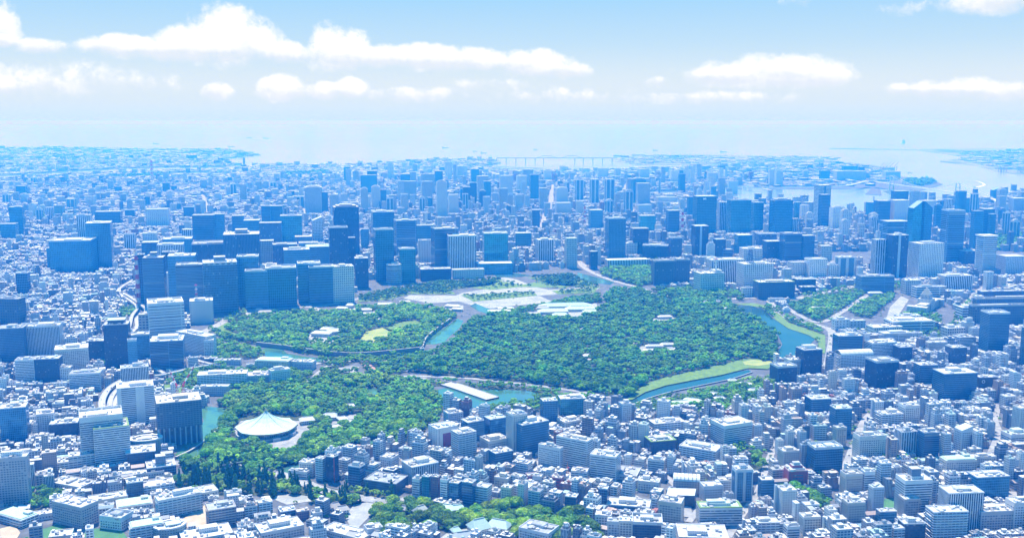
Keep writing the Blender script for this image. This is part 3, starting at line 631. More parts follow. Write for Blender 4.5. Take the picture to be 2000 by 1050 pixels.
def free_mask(x, y, r):
    ok = np.ones(len(x), bool)
    for p in PARKS:
        b = np.array(p); k = ok & (x > b[:, 0].min() - r.max()) & (x < b[:, 0].max() + r.max()) & (y > b[:, 1].min() - r.max()) & (y < b[:, 1].max() + r.max())
        if not k.any(): continue
        idx = np.where(k)[0]; inside = np.zeros(len(idx), bool)
        for dx, dy in ((0, 0), (1, 0), (-1, 0), (0, 1), (0, -1)):
            inside |= in_poly(x[idx] + dx * r[idx] * .7, y[idx] + dy * r[idx] * .7, p)
        ok[idx[inside]] = False
    for path, w in ROADW:
        b = np.array(path)[:, :2]; m_ = w + 60
        k = ok & (x > b[:, 0].min() - m_) & (x < b[:, 0].max() + m_) & (y > b[:, 1].min() - m_) & (y < b[:, 1].max() + m_)
        idx = np.where(k)[0]
        if len(idx): ok[idx[dist_path(x[idx], y[idx], [tuple(p[:2]) for p in path]) < w / 2 + r[idx] * .75]] = False
    for hx, hy, hw, hd, ya in HFOOT:
        k = np.where(ok & (np.abs(x - hx) < hw + hd + 60) & (np.abs(y - hy) < hw + hd + 60))[0]
        if len(k):
            dx, dy = x[k] - hx, y[k] - hy; lx = np.abs(dx * cos(ya) + dy * sin(ya)); ly = np.abs(-dx * sin(ya) + dy * cos(ya))
            ok[k[(lx < hw + r[k] * .85) & (ly < hd + r[k] * .85)]] = False
    return ok
def clamp_heights(x, y, h, slack=3.0):
    u, _ = pix(x, y, 0)
    for u0, u1, vb, hy in HVIEW:
        k = (y < hy - 5) & (u > u0 - 4) & (u < u1 + 4)
        if k.any():
            lim = np.maximum(top_z(y[k], vb - slack), 5.0); h[k] = np.minimum(h[k], lim)
    return h
MAIN = mainland
class Fill: pass
def zone_fill(tag_, theta, y0, y1, block, street, lot, keep, poly, hfun):
    x, y, w, d = lots(theta, y0, y1, block, street, lot, keep)
    u, v = pix(x, y, 0)
    k = in_poly(x, y, MAIN) & in_poly(np.clip(u, -95, 2095), v, poly) & (v < 1130)
    x, y, w, d, u, v = (a[k] for a in (x, y, w, d, u, v))
    k = free_mask(x, y, np.maximum(w, d) / 2); x, y, w, d, u, v = (a[k] for a in (x, y, w, d, u, v))
    h = clamp_heights(x, y, hfun(u, v, len(x)))
    f = Fill(); f.tag = tag_; f.x, f.y, f.w, f.d, f.u, f.v, f.h, f.th = x, y, w, d, u, v, h, theta
    n = len(x)
    f.wi = rng.choice(len(WALLS), n, p=WPROB); f.ri = rng.choice(len(ROOFS), n, p=RPROB); f.pi = rng.integers(0, len(PARS), n); f.jit = rng.uniform(.85, 1.1, n)
    return f
def hn(lo, hi, p_tall=0.08, tall=(35, 55)):
    def g(u, v, n):
        h = lo + (hi - lo) * rng.beta(1.3, 2.2, n); t = rng.random(n) < p_tall
        h[t] = rng.uniform(tall[0], tall[1], t.sum()); return np.round(h / 3.6) * 3.6 + 0.8
    return g
def roof_stuff(mb, x, y, h, w, d, th, wc, rc, n_units, near):
    c, s = cos(th), sin(th)
    def put(lx, ly, z, bw, bd, bh, col): mb.box(x + lx * c - ly * s, y + lx * s + ly * c, z, bw, bd, bh, th, col, [min(1, q * 1.05) for q in col])
    m_ = min(w, d)
    if m_ > 9:
        if near and rng.random() < .3: put((w - w * .5) * rng.choice((-.5, .5)), 0, h - .01, w * .5, d * .98, 3.6, wc)
        pw, pd = m_ * rng.uniform(.22, .42), m_ * rng.uniform(.25, .45)
        put((w - pw) * rng.uniform(-.4, .4), (d - pd) * rng.uniform(-.4, .4), h, pw, pd, rng.uniform(2.6, 5.5), wc)
        if near:
            for _ in range(n_units):
                k = rng.uniform(1.2, 3.6); g = rng.uniform(.3, .8)
                put((w - k) * rng.uniform(-.44, .44), (d - k) * rng.uniform(-.44, .44), h, k, k * rng.uniform(.6, 1.6), rng.uniform(.9, 2.4), (g, g * 1.02, g * 1.05))
            t = .35
            for (lx, ly, bw, bd) in ((0, d / 2 - t / 2, w, t), (0, -d / 2 + t / 2, w, t), (w / 2 - t / 2, 0, t, d - 2 * t), (-w / 2 + t / 2, 0, t, d - 2 * t)):
                put(lx, ly, h - 0.02, bw, bd, 1.1, wc)
# ------------------------------------------------------------------ hand-placed buildings
# x0 x1 top base (photo pixels; base = foot as far as it shows) | yaw deg | depth/width | style | roof | anchor phrase (optional)
HEROES = '''
24 48 404 462 14 .8 g b
34 52 363 384 10 .8 g n
6 35 437 470 10 .8 g n
154 180 420 468 12 .8 t b the white pinstriped tower
176 221 435 527 16 .9 g b
108 186 470 537 10 .7 g f the broad glass block at left
96 120 484 530 10 .8 g n
190 237 413 440 8 .4 d n
288 330 408 445 8 .5 w n the windowless pale slab
245 266 458 490 10 .8 t f
281 307 455 478 10 .8 p n
380 422 420 482 10 .7 d n
420 441 418 480 10 .8 g n
280 313 473 507 12 .9 d n
311 359 478 512 14 .7 v f
322 376 467 502 14 .8 g f
381 452 476 545 14 .8 V f
442 508 457 545 14 .8 V x
455 478 421 457 12 .8 d n
478 509 430 470 10 .8 g n
470 483 360 394 10 .8 t n
284 294 384 404 10 .9 d n
357 378 448 472 10 .8 t n
360 380 404 427 10 .6 d n
0 48 583 646 -6 .5 P m the dark slab at the left edge
48 120 638 706 16 .55 v f the pinstriped block with white rim
5 53 640 714 14 .8 d m
36 59 533 578 8 .8 d b
115 171 680 732 22 .75 q m the cream office with rooftop boxes
174 214 665 708 6 .8 D n
210 256 633 724 14 .8 D X the dark tower by the avenue
36 72 702 752 12 .8 h n
70 120 700 750 10 .6 D n
100 140 718 748 10 .5 p b
142 199 728 764 12 .6 h b
254 292 655 708 20 .8 g f
274 297 614 664 10 .7 i n
294 358 592 667 22 .9 h F the white banded tower with open rim
299 361 664 726 14 .9 H y the dark cube with white roof box
317 338 533 584 12 .7 w n
269 287 497 594 16 .9 d n
286 326 503 606 12 .9 H x
321 350 492 560 12 .9 D n
335 386 499 606 14 .8 e b
350 400 518 614 14 .8 H f
402 464 512 613 18 .8 B x the big banded office tower
467 508 502 596 12 .8 g f
482 524 530 604 12 .7 e f
522 579 524 602 14 .8 g f the glass tower with dark crown
583 627 515 592 14 .8 e f
604 653 522 594 14 .7 e f
648 692 520 592 18 .8 q m
510 541 517 545 12 .8 q m
374 416 587 632 16 .8 p M the white cube with red mast
500 510 455 530 10 1 D n
509 551 435 484 10 .6 V n
512 529 402 442 10 .8 d n
529 552 402 437 10 .8 g n
550 591 421 477 10 .7 G b
610 631 430 477 18 .9 s S
597 629 366 420 12 .8 t c the pale round-topped tower
628 641 375 417 12 .8 g n
645 661 380 424 12 .8 t n
644 681 445 538 14 .8 D f
652 702 404 502 14 .8 V c the tower with a louvred crown
679 695 464 530 12 .8 D n
705 736 342 380 10 .6 g n
718 737 334 378 10 .8 d n
726 771 414 482 14 .8 g f
705 721 447 490 10 .8 g n
731 770 449 550 16 .8 g f the slim grid tower beside the plaza
770 814 431 505 16 .8 H f
778 812 487 552 16 .8 G f the tower with a pale green base
817 842 470 517 8 .6 w f
812 846 440 480 8 .6 g n
842 896 447 530 18 .7 H f
873 930 461 534 10 .7 v f the white-finned office block
930 1001 514 536 8 .4 g n
942 992 456 522 8 .7 G f the glass block facing the pine lawn
779 813 354 392 10 .5 t n the triple pale residential tower
824 845 355 407 10 .8 t f
852 874 356 427 12 .8 w c
875 896 380 420 12 .8 w n
782 801 340 360 10 .8 d n
800 813 336 357 10 .8 t n
822 849 340 382 10 .6 t n
849 865 334 368 10 .8 d n
869 883 316 347 8 .8 w n
892 913 324 346 8 .8 w n
919 936 330 372 10 .8 g n
931 955 344 392 10 .7 t n
944 959 354 400 10 .8 g n
806 815 321 337 8 .8 t n
960 975 378 397 8 .8 t n
975 1001 343 390 10 .7 w n
693 720 504 563 14 .9 D b the dark tower with red lamps
753 787 517 555 0 1 o b the pale round office block
710 724 384 410 10 .8 w n
760 775 381 414 10 .8 t n
727 753 384 396 8 .5 w n
820 881 525 549 10 .4 D n
882 946 526 544 10 .3 q n
577 609 462 482 12 .8 H n
585 621 474 505 12 .8 e n
598 651 481 528 14 .8 e G
535 581 478 535 14 .8 V f
556 605 487 545 14 .8 e m
510 536 470 525 12 .8 q n
1122 1140 351 394 8 .9 z n the leftmost slim twin-faced tower
1151 1170 350 400 8 .9 z n the middle slim twin-faced tower
1180 1200 350 407 8 .9 z n the rightmost slim twin-faced tower
1232 1261 350 400 8 .7 g c
1241 1269 358 402 8 .7 t n
1243 1273 400 419 8 .6 w n
1008 1029 343 374 8 .8 w n
1019 1041 331 367 8 .8 t n
1034 1052 341 392 8 .8 g n
1052 1069 367 412 8 .8 t n
1061 1077 333 354 8 .8 w n
1084 1109 368 398 8 .8 w c
1084 1116 396 420 8 .6 w n
1124 1139 393 420 8 .8 w n
1142 1154 337 350 6 .8 w n
1166 1188 329 349 6 .5 w n
1200 1212 329 347 6 .8 w n
1247 1268 330 350 6 .5 w n
1290 1299 326 360 6 .8 t n
1308 1334 333 358 6 .5 w n
1338 1351 332 350 6 .8 w n
1380 1399 337 360 6 .8 w n
1403 1412 328 358 6 .8 w n
1416 1420 326 350 6 1 w n
1567 1578 333 350 6 .8 w n
1600 1619 333 353 6 .5 g n
1500 1512 331 362 6 .9 w n
1512 1528 333 364 6 .9 w n
1630 1688 334 352 6 .3 p n
1645 1673 324 336 6 .4 g n
1674 1687 326 350 6 .8 d n
1725 1756 335 351 6 .5 w n
1421 1440 354 378 6 .4 w n
1280 1322 385 398 6 .5 w n
1302 1318 380 390 6 .5 w n
1005 1038 455 486 6 .6 G n the curved glass block on a pale base
1038 1054 410 446 6 .9 d n
1045 1082 468 514 14 .8 t m the cream block with vertical windows
1102 1127 465 524 12 .8 q n
1149 1177 410 450 8 .8 e n
1150 1167 491 526 10 .8 D n
1181 1221 427 512 10 .8 g f the tall glass tower on a stone plinth
1181 1267 507 524 10 .3 v n
1230 1266 446 500 8 .8 D n
1246 1280 421 455 8 .6 G n
1300 1326 411 458 8 .8 d n
1352 1397 383 460 8 .7 G H the wide glass tower with a bright gap
1341 1356 384 424 8 .8 g n
1349 1382 441 504 10 .9 K n the dark tower with one light stripe
1305 1331 465 506 10 .8 D f
1255 1305 480 508 -14 .5 D f
1219 1245 475 501 8 .8 p n
1272 1316 510 558 6 .6 P f
1312 1346 508 556 6 .6 P f
1355 1413 533 572 16 .6 q A the white headquarters with radio mast
1379 1451 508 556 8 .5 v f
1439 1506 515 565 12 .6 p L the white grid office with lattice mast
1472 1549 550 584 8 .4 P E
1550 1591 545 568 8 .5 D n
1571 1612 507 547 10 .7 p f
1539 1573 512 545 10 .7 q n
1610 1642 517 545 10 .7 p b
1522 1563 457 514 8 .8 H f
1560 1588 460 514 8 .8 d n
1489 1523 471 510 8 .8 D n
1474 1515 457 484 8 .7 D f
1434 1467 459 500 8 .8 g n
1444 1487 485 515 8 .7 q m
1392 1416 467 508 8 .8 D n
1407 1430 487 508 8 .8 H n
1419 1464 391 459 8 .6 G f the broad glass tower with paired masts
1466 1489 396 455 8 .8 G f
1400 1422 395 454 8 .8 t n
1502 1545 391 459 10 .6 g c
1550 1563 395 430 8 1 G n
1568 1589 395 425 8 .7 t n
1588 1619 362 440 12 .8 k n the tallest slab by the harbour
1597 1618 380 446 10 .9 d n
1619 1646 406 450 8 .8 w c
1537 1557 427 458 8 .8 t n
1597 1623 480 514 8 .8 q n
1630 1667 502 545 6 .7 z n
1691 1709 395 424 8 .8 g n
1706 1735 392 440 8 .9 d n
1739 1769 373 436 8 .7 d n the tower rising in a dark cap
1736 1771 391 440 8 .8 w n
1719 1771 432 480 8 .7 H n
1771 1795 406 490 14 .9 G S the glass tower with left slanting peak
1794 1815 406 490 14 .9 g Z
1729 1767 459 548 10 .8 K b
1700 1726 468 545 10 .8 t n
1776 1835 475 546 16 .6 p m the grid-faced office slab at right
1836 1875 412 516 4 .9 H f the dark rounded tower
1830 1850 393 424 6 .8 d c
1872 1907 386 420 6 .6 g n
1934 1950 371 400 6 .8 g S
1894 1914 412 490 6 .8 g n
1912 1937 408 464 6 .8 d n
1928 1941 418 466 6 .8 g n
1905 1939 462 540 12 .8 h B the white banded tower with rim at right
1875 1906 490 520 6 .7 D b
1948 1995 500 540 8 .8 s n
1599 1623 482 514 6 .8 q n
1674 1687 437 468 6 .8 i n
1796 1826 392 424 6 .6 w n
1972 2002 387 416 6 .6 t n
1674 1741 540 572 6 .4 H f
1834 1892 538 570 8 .5 v b
1784 1843 560 582 8 .3 h m
1761 1795 547 575 8 .6 q n
1920 1937 531 570 6 .8 w n
1920 2020 568 594 6 .12 P n
1911 2015 583 610 6 .12 P f
1901 1998 597 640 6 .12 P f the long punched office slabs at right
1915 1962 612 692 6 .8 C f the dark glass tower with notched roof
1992 2012 640 720 6 .8 d n
1554 1602 682 736 14 .8 D y the black tower by the moat
1627 1680 655 702 6 .6 d m
1650 1672 668 700 6 .8 D n
1689 1746 668 706 12 .6 h m
1691 1749 706 764 14 .8 D f the black cube with open roof
1632 1701 692 724 10 .4 b O
1785 1826 712 756 8 .7 d n
1825 1898 718 788 8 .6 d m the large black glass block at right
1847 1883 678 716 10 .8 D n
1861 1896 658 684 10 .8 h m
1504 1554 716 752 14 .8 D f
1532 1567 702 735 14 .7 q n
1906 1943 736 764 4 .5 N n the black block with a ring emblem
1745 1778 677 712 10 .9 D n
1695 1758 638 656 10 .5 q n
1718 1776 650 674 8 .4 h n
1840 1880 640 662 10 .6 q b
1870 1920 600 625 6 .5 h b
9 55 785 868 18 .8 g b the blue-grey tower at lower left
76 106 799 852 24 .9 w b
103 154 815 858 16 .7 D m
166 238 795 910 24 .8 h F the stepped banded tower
190 251 815 912 24 .9 h E
257 316 846 890 20 .7 r f the green oval drum
250 302 866 912 20 .9 D n
311 392 764 872 22 .8 U m the tower under construction
0 57 884 992 14 .4 T y the brown hotel slab
113 158 888 922 26 .7 b n
140 197 875 918 26 .5 b m
288 341 895 930 24 .8 d x
260 317 912 936 24 .4 q n
103 181 928 960 -22 .5 q n
178 245 957 990 28 .5 q n
111 186 965 1032 -26 .5 T n the grey courtyard school
200 258 996 1036 -16 .8 p f
231 294 972 1000 24 .7 q G the mint-roofed gymnasium
309 392 953 1012 32 .35 b m the long white school
340 423 945 985 32 .5 q n
405 460 975 1030 24 .8 R b the brown apartment block
300 365 1010 1058 28 .8 r f
257 317 1008 1056 26 .6 b G
354 451 1020 1066 26 .6 w m
249 279 932 974 26 .8 D b
279 338 932 965 26 .6 b n
100 142 1032 1066 16 .8 q n
0 68 988 1030 -28 .5 b G
67 109 992 1018 26 .5 w n
564 605 914 936 -14 .4 h n
585 620 895 930 -14 .8 q n
617 640 890 938 -26 .9 b n
638 662 886 942 -26 .9 K n the navy block with a red edge
662 686 893 928 -26 .8 b n
711 797 920 966 -22 .7 P n the dark slab with pale roof
742 779 884 918 -26 .9 w n
681 714 903 952 -22 .8 d b
785 857 890 952 32 .8 v m the white-ribbed office with busy roof
837 894 822 880 32 .8 F n the white frame with crimson panels
881 931 834 900 32 .8 b m the white tower on dark legs
900 946 813 868 30 .8 g b
945 990 808 858 30 .7 g n
866 905 798 830 26 .8 s m
937 993 846 884 30 .8 q m
954 1002 872 912 30 .7 d n
805 826 930 970 -22 .9 h n
824 845 925 972 -22 .9 G n
842 862 926 976 -22 .9 Y n
860 879 932 980 -22 .9 h n
877 903 936 984 -22 .9 g n
902 931 934 986 -22 .9 d n
928 961 942 984 -22 .9 b n
978 1004 945 986 -22 .9 i n
544 578 987 1014 24 .8 g n
577 604 990 1016 24 .8 Y n
608 630 994 1018 24 .9 p b
500 592 1008 1062 28 .6 w m
711 748 1020 1052 26 .8 s b
628 730 1028 1062 -30 .4 w n
988 1030 800 884 28 .9 q m
1000 1072 812 888 32 .6 e m the tall grey stepped block
1055 1089 776 832 12 .8 g n
1089 1144 770 818 8 .6 G m the blue rounded office by the pond
1087 1136 812 840 28 .8 q m
1207 1233 783 830 20 .9 w b the slim pale tower by the embassy grove
1051 1100 864 920 -34 .25 p n the white slab with square windows
1086 1157 845 920 -32 .35 h m the long banded hotel slab
1152 1212 876 940 -22 .7 h m
1265 1338 814 846 16 .5 b m
1258 1320 848 888 14 .7 D E the dark block with green roof edge
1327 1410 858 906 -30 .6 b m the white stepped apartments
1388 1466 812 874 24 .7 h b the grey curved apartments
1467 1487 826 862 10 .9 w n
1167 1253 906 938 -18 .7 w m
1077 1101 927 962 -20 .8 X n the red narrow block
1026 1052 922 944 16 .8 X n
1315 1366 927 966 -10 .6 Q O the peach arcade with vaulted roof
1366 1410 939 980 8 .7 w n
1428 1468 908 980 6 .8 z b the beige and navy tower
1302 1358 952 990 -14 .7 D S
1286 1335 966 1030 -20 .8 i m
1360 1447 978 1026 2 .4 h E the long white slab with bands
1103 1130 962 1000 -18 .9 D n
1168 1189 948 992 -18 .9 d n
1185 1271 970 1002 -12 .5 g m
1013 1092 1014 1068 -30 .7 w m the white block in the shrine grove
1162 1196 996 1032 -12 .8 w m
1186 1210 1010 1056 -8 .9 w n
1208 1235 1008 1058 -6 .9 q n
1234 1293 1005 1060 -6 .8 D f the dark block beside bright windows
1320 1421 1022 1066 -4 .7 w m
1667 1724 845 898 8 .5 q f
1748 1788 835 888 8 .8 t b
1792 1829 837 896 8 .8 H m
1864 1894 832 886 14 .9 w S
1577 1641 864 924 10 .6 g f the blue-finned glass office
1519 1558 872 915 10 .8 i b
1531 1575 910 952 6 .7 X s the red and white stepped block
1626 1651 830 872 10 .8 i b
1750 1812 924 1008 6 .7 h x the flat-topped banded office
1835 1909 947 1042 4 .6 v m the ribbed corner tower
1810 1881 986 1060 4 .5 u n the white and blue banded tower
1641 1681 920 968 8 .7 i f
1680 1706 915 965 8 .8 h b
1695 1723 945 1004 8 .8 w n
1645 1686 972 1028 8 .7 i m
1755 1793 965 1014 6 .8 T n
1755 1802 1012 1062 4 .6 D b
1712 1748 992 1024 6 .5 g n
1900 1979 982 1042 6 .5 T m
1893 1961 918 978 8 .5 g m
1839 1900 888 926 6 .4 q G
1893 1940 885 910 8 .4 q m
1965 2010 970 1040 8 .7 w m
1978 2010 790 850 10 .8 q b
1960 2010 838 868 12 .6 h m
1620 1660 790 850 8 .8 g n
1572 1620 770 812 8 .8 d n
1710 1760 800 836 10 .6 b m
1755 1792 785 832 10 .8 p b
1040 1060 925 952 -14 .8 h n
1115 1150 912 940 -14 .7 b m
236 299 741 832 22 .75 W m the white tower by the expressway bend
241 289 717 768 22 .6 v m
254 270 666 745 22 .9 e f
390 482 730 758 10 .35 b m the terraced museum office
393 448 754 772 2 .3 w n
500 572 703 724 -8 .45 q G
570 617 706 722 -8 .5 w n
482 528 732 750 14 .7 q m
526 567 722 752 30 .5 w m
348 420 652 700 -34 .28 p m the long slanting annex
400 419 664 702 12 .9 w n
354 372 648 670 12 .9 w n
400 425 700 712 10 .6 D n
420 470 703 714 6 .3 w n
482 500 712 722 10 .6 w n
1625 1657 624 646 14 .5 w b
1655 1688 626 642 10 .4 w n
1731 1815 626 650 6 .45 h n
1748 1794 616 640 6 .4 w m the white stepped court building
1776 1800 650 664 8 .5 w n
1812 1842 662 678 8 .5 w n
1808 1846 668 690 8 .4 q n
1560 1592 560 574 8 .5 D n
1448 1470 562 580 8 .4 p n
1500 1530 583 590 8 .3 w n
588 606 560 580 14 .8 d n
1640 1680 700 722 10 .5 q m
1710 1745 664 690 12 .4 w n
1430 1460 890 930 4 .8 b m
1245 1290 930 962 -16 .6 q m
1100 1135 840 862 20 .6 q b
1000 1040 895 930 -24 .7 b m
965 1000 925 960 -24 .7 i m
1265 1300 890 925 -20 .6 h m
1470 1520 1010 1050 4 .6 b m
1560 1600 1000 1045 6 .7 q m
1530 1560 1020 1060 6 .8 h m
1400 1440 930 965 6 .6 p m
1480 1510 930 975 6 .8 e n
'''
C_ = dict(white=(.82,.82,.81), pale=(.66,.68,.71), grey=(.46,.49,.53), cream=(.74,.71,.64), beige=(.64,.58,.49), brown=(.42,.34,.30), dark=(.05,.07,.10), navy=(.03,.05,.10), blue=(.03,.20,.42), green=(.03,.27,.40), red=(.45,.08,.09), peach=(.70,.52,.42), roof=(.66,.68,.70))
STY = { # material, wall colour, window pattern, look
 'g': ('tower_glass', C_['blue'], (3.0,.86,.84), 'blue glass'), 'G': ('tower_glass', C_['green'], (4.0,.92,.86), 'teal glass'), 'd': ('dark_glass', (.02,.12,.28), (2.6,.84,.8), 'dark blue glass'),
 'D': ('facade', C_['dark'], (3.2,.72,.6), 'near-black'), 'e': ('tower_glass', (.06,.22,.42), (1.8,.7,.7), 'slate blue'), 't': ('facade', C_['pale'], (4.4,.5,.96), 'pale vertically striped'),
 'v': ('facade', C_['white'], (3.2,.6,.97), 'white-ribbed'), 'V': ('facade', (.08,.12,.19), (2.6,.6,.97), 'dark ribbed'), 'w': ('facade', C_['pale'], (5.0,.34,.36), 'pale plain'),
 'h': ('facade', C_['white'], (40,.97,.5), 'white banded'), 'H': ('facade', (.16,.28,.42), (40,.98,.74), 'dark banded'), 'B': ('facade', (.14,.28,.42), (2.4,.8,.72), 'dark banded'),
 'p': ('facade', C_['white'], (3.6,.55,.5), 'white grid-windowed'), 'P': ('facade', (.09,.115,.15), (3.4,.58,.5), 'dark grid-windowed'), 'q': ('facade', C_['cream'], (3.2,.6,.5), 'cream'),
 'b': ('facade', C_['white'], (6.5,.86,.45), 'white balconied'), 'i': ('facade', C_['beige'], (4.2,.7,.46), 'beige'), 's': ('facade', (.58,.63,.70), (3.4,.6,.5), 'grey-blue'),
 'o': ('facade', C_['pale'], (40,.98,.45), 'pale round'), 'z': ('facade', (.60,.63,.68), (14,.55,.98), 'twin-striped'), 'k': ('facade', C_['pale'], (12,.6,.98), 'pale slender'),
 'K': ('facade', C_['navy'], (3,.7,.6), 'navy'), 'C': ('tower_glass', (.02,.09,.2), (2.4,.8,.8), 'dark glass'), 'N': ('plain', (.03,.035,.05), NOWIN, 'black windowless'), 'r': ('facade', (.30,.38,.38), (3.6,.4,.3), 'grey-green'),
 'U': ('facade', (.16,.20,.26), (6.,.8,.6), 'dark unfinished'), 'T': ('facade', (.48,.44,.44), (3.1,.5,.42), 'grey-brown grid-windowed'), 'R': ('facade', (.34,.26,.25), (4.5,.7,.45), 'brown balconied'),
 'F': ('facade', (.78,.78,.77), (9,.2,.3), 'white-framed'), 'Y': ('facade', (.30,.16,.16), (3.2,.6,.5), 'maroon'), 'X': ('facade', C_['red'], (5,.3,.36), 'red'), 'Q': ('facade', C_['peach'], (4,.55,.5), 'peach'),
 'W': ('facade', (.85,.85,.85), (40,.62,.42), 'bright white'), 'u': ('facade', (.74,.80,.86), (5.2,.88,.52), 'white and blue banded')}
HL = []
def solve_foot(x0, x1, vt, vb, yaw, ratio):
    uc = (x0 + x1) / 2; X, Y = ground(uc, vb); 
    for _ in range(6):
        view = math.atan2(X, Y)            # azimuth of the sight line
        a = abs(cos(yaw + view)); b = abs(sin(yaw + view))
        pw = (x1 - x0) / FPX * (Y * CP + H0 * SP)
        w = pw / (a + b * ratio) / max(cos(view), .85); d = w * ratio
        # front-most corner sits at the base row
        ext = (w * abs(sin(yaw)) + d * abs(cos(yaw))) / 2
        _, Yf = ground(uc, vb); Yc = Yf + ext * .92; Xc = (uc - 1000) / FPX * (Yc * CP + H0 * SP)
        X, Y = Xc, Yc
    return X, Y, w, d
def parse_heroes():
    for ln in HEROES.strip().split('\n'):
        t = ln.split(' ', 8); x0, x1, vt, vb, yaw, ratio = [float(q) for q in t[:6]]; sty, rf = t[6], t[7]; anchor = t[8] if len(t) > 8 else None
        yw = R(yaw); X, Y, w, d = solve_foot(x0, x1, vt, vb, yw, ratio); h = max(top_z(Y - d * .3, vt) if vb < 780 else top_z(Y + .5 * (w * abs(sin(yw)) + d * abs(cos(yw))), vt), 7)
        HL.append(dict(x=X, y=Y, w=w, d=d, h=h, yaw=yw, sty=sty, roof=rf, anchor=anchor, u0=x0, u1=x1, vt=vt, vb=vb))
        HFOOT.append((X, Y, w / 2, d / 2, yw)); HVIEW.append((x0, x1, vb, Y))
parse_heroes()
def skyline():
    r = np.random.default_rng(5); n = 0; t = 0
    while n < 150 and t < 6000:
        t += 1; q = r.random()
        if q < .62: u = r.uniform(640, 1480); vb = r.uniform(352, 425)
        elif q < .8: u = r.uniform(1480, 2000); vb = r.uniform(412, 470)
        else: u = r.uniform(0, 640); vb = r.uniform(350, 440)
        wpx = r.uniform(8, 15) * (vb - 236) / 150; hp = (r.uniform(20, 46) if u > 640 else r.uniform(10, 24)) * (vb - 236) / 150
        if 1430 < u < 1700 and vb < 430: continue
        yw = R(r.uniform(4, 16)); X, Y, w, d = solve_foot(u - wpx / 2, u + wpx / 2, vb - hp, vb, yw, .8)
        if any(abs(u - (H['u0'] + H['u1']) / 2) < (wpx + H['u1'] - H['u0']) / 2 + 2 and -6 < H['vb'] - vb < 60 for H in HL): continue
        if any(abs(X - H['x']) < w + H['w'] and abs(Y - H['y']) < (d + H['d']) * .8 for H in HL): continue
        if not in_poly([X], [Y], mainland)[0]: continue
        sty = 'twgwtdztws'[r.integers(10)]; n += 1
        HL.append(dict(sky=1, x=X, y=Y, w=w, d=d, h=max(top_z(Y, vb - hp), 40), yaw=yw, sty=sty, roof='nncf'[r.integers(4)], anchor=None, u0=u - wpx / 2, u1=u + wpx / 2, vt=vb - hp, vb=vb)); HFOOT.append((X, Y, w / 2, d / 2, yw))
skyline()
ANCHORS = []     # (u, v, phrase)
THINGS = []      # (object, look words, u, v, own width in px) waiting for their label
def P_(name, mb, mat, root): return mb.build(name, M[mat], root)
def local_root(name, x, y, yaw): return empty(name, (x, y, 0), yaw)
SIZEW = lambda h: 'low' if h < 22 else ('mid-height' if h < 48 else ('high' if h < 95 else 'very tall'))
def lattice(mb, x, y, z0, z1, r, cols, n=8):
    for k in range(n):
        a, b_ = z0 + (z1 - z0) * k / n, z0 + (z1 - z0) * (k + 1) / n; c = cols[k % len(cols)]; ra, rb = r * (1 - .55 * k / n), r * (1 - .55 * (k + 1) / n)
        for sx, sy in ((-1, -1), (1, -1), (1, 1), (-1, 1)):
            mb.bar((x + sx * ra, y + sy * ra, a), (x + sx * rb, y + sy * rb, b_), r * .13, c)
            mb.bar((x + sx * ra, y + sy * ra, a), (x - sy * rb, y + sx * rb, b_), r * .08, c)
            mb.bar((x + sx * rb, y + sy * rb, b_), (x - sy * rb, y + sx * rb, b_), r * .08, c)
RW = [(.62, .03, .08), (.85, .85, .85)]
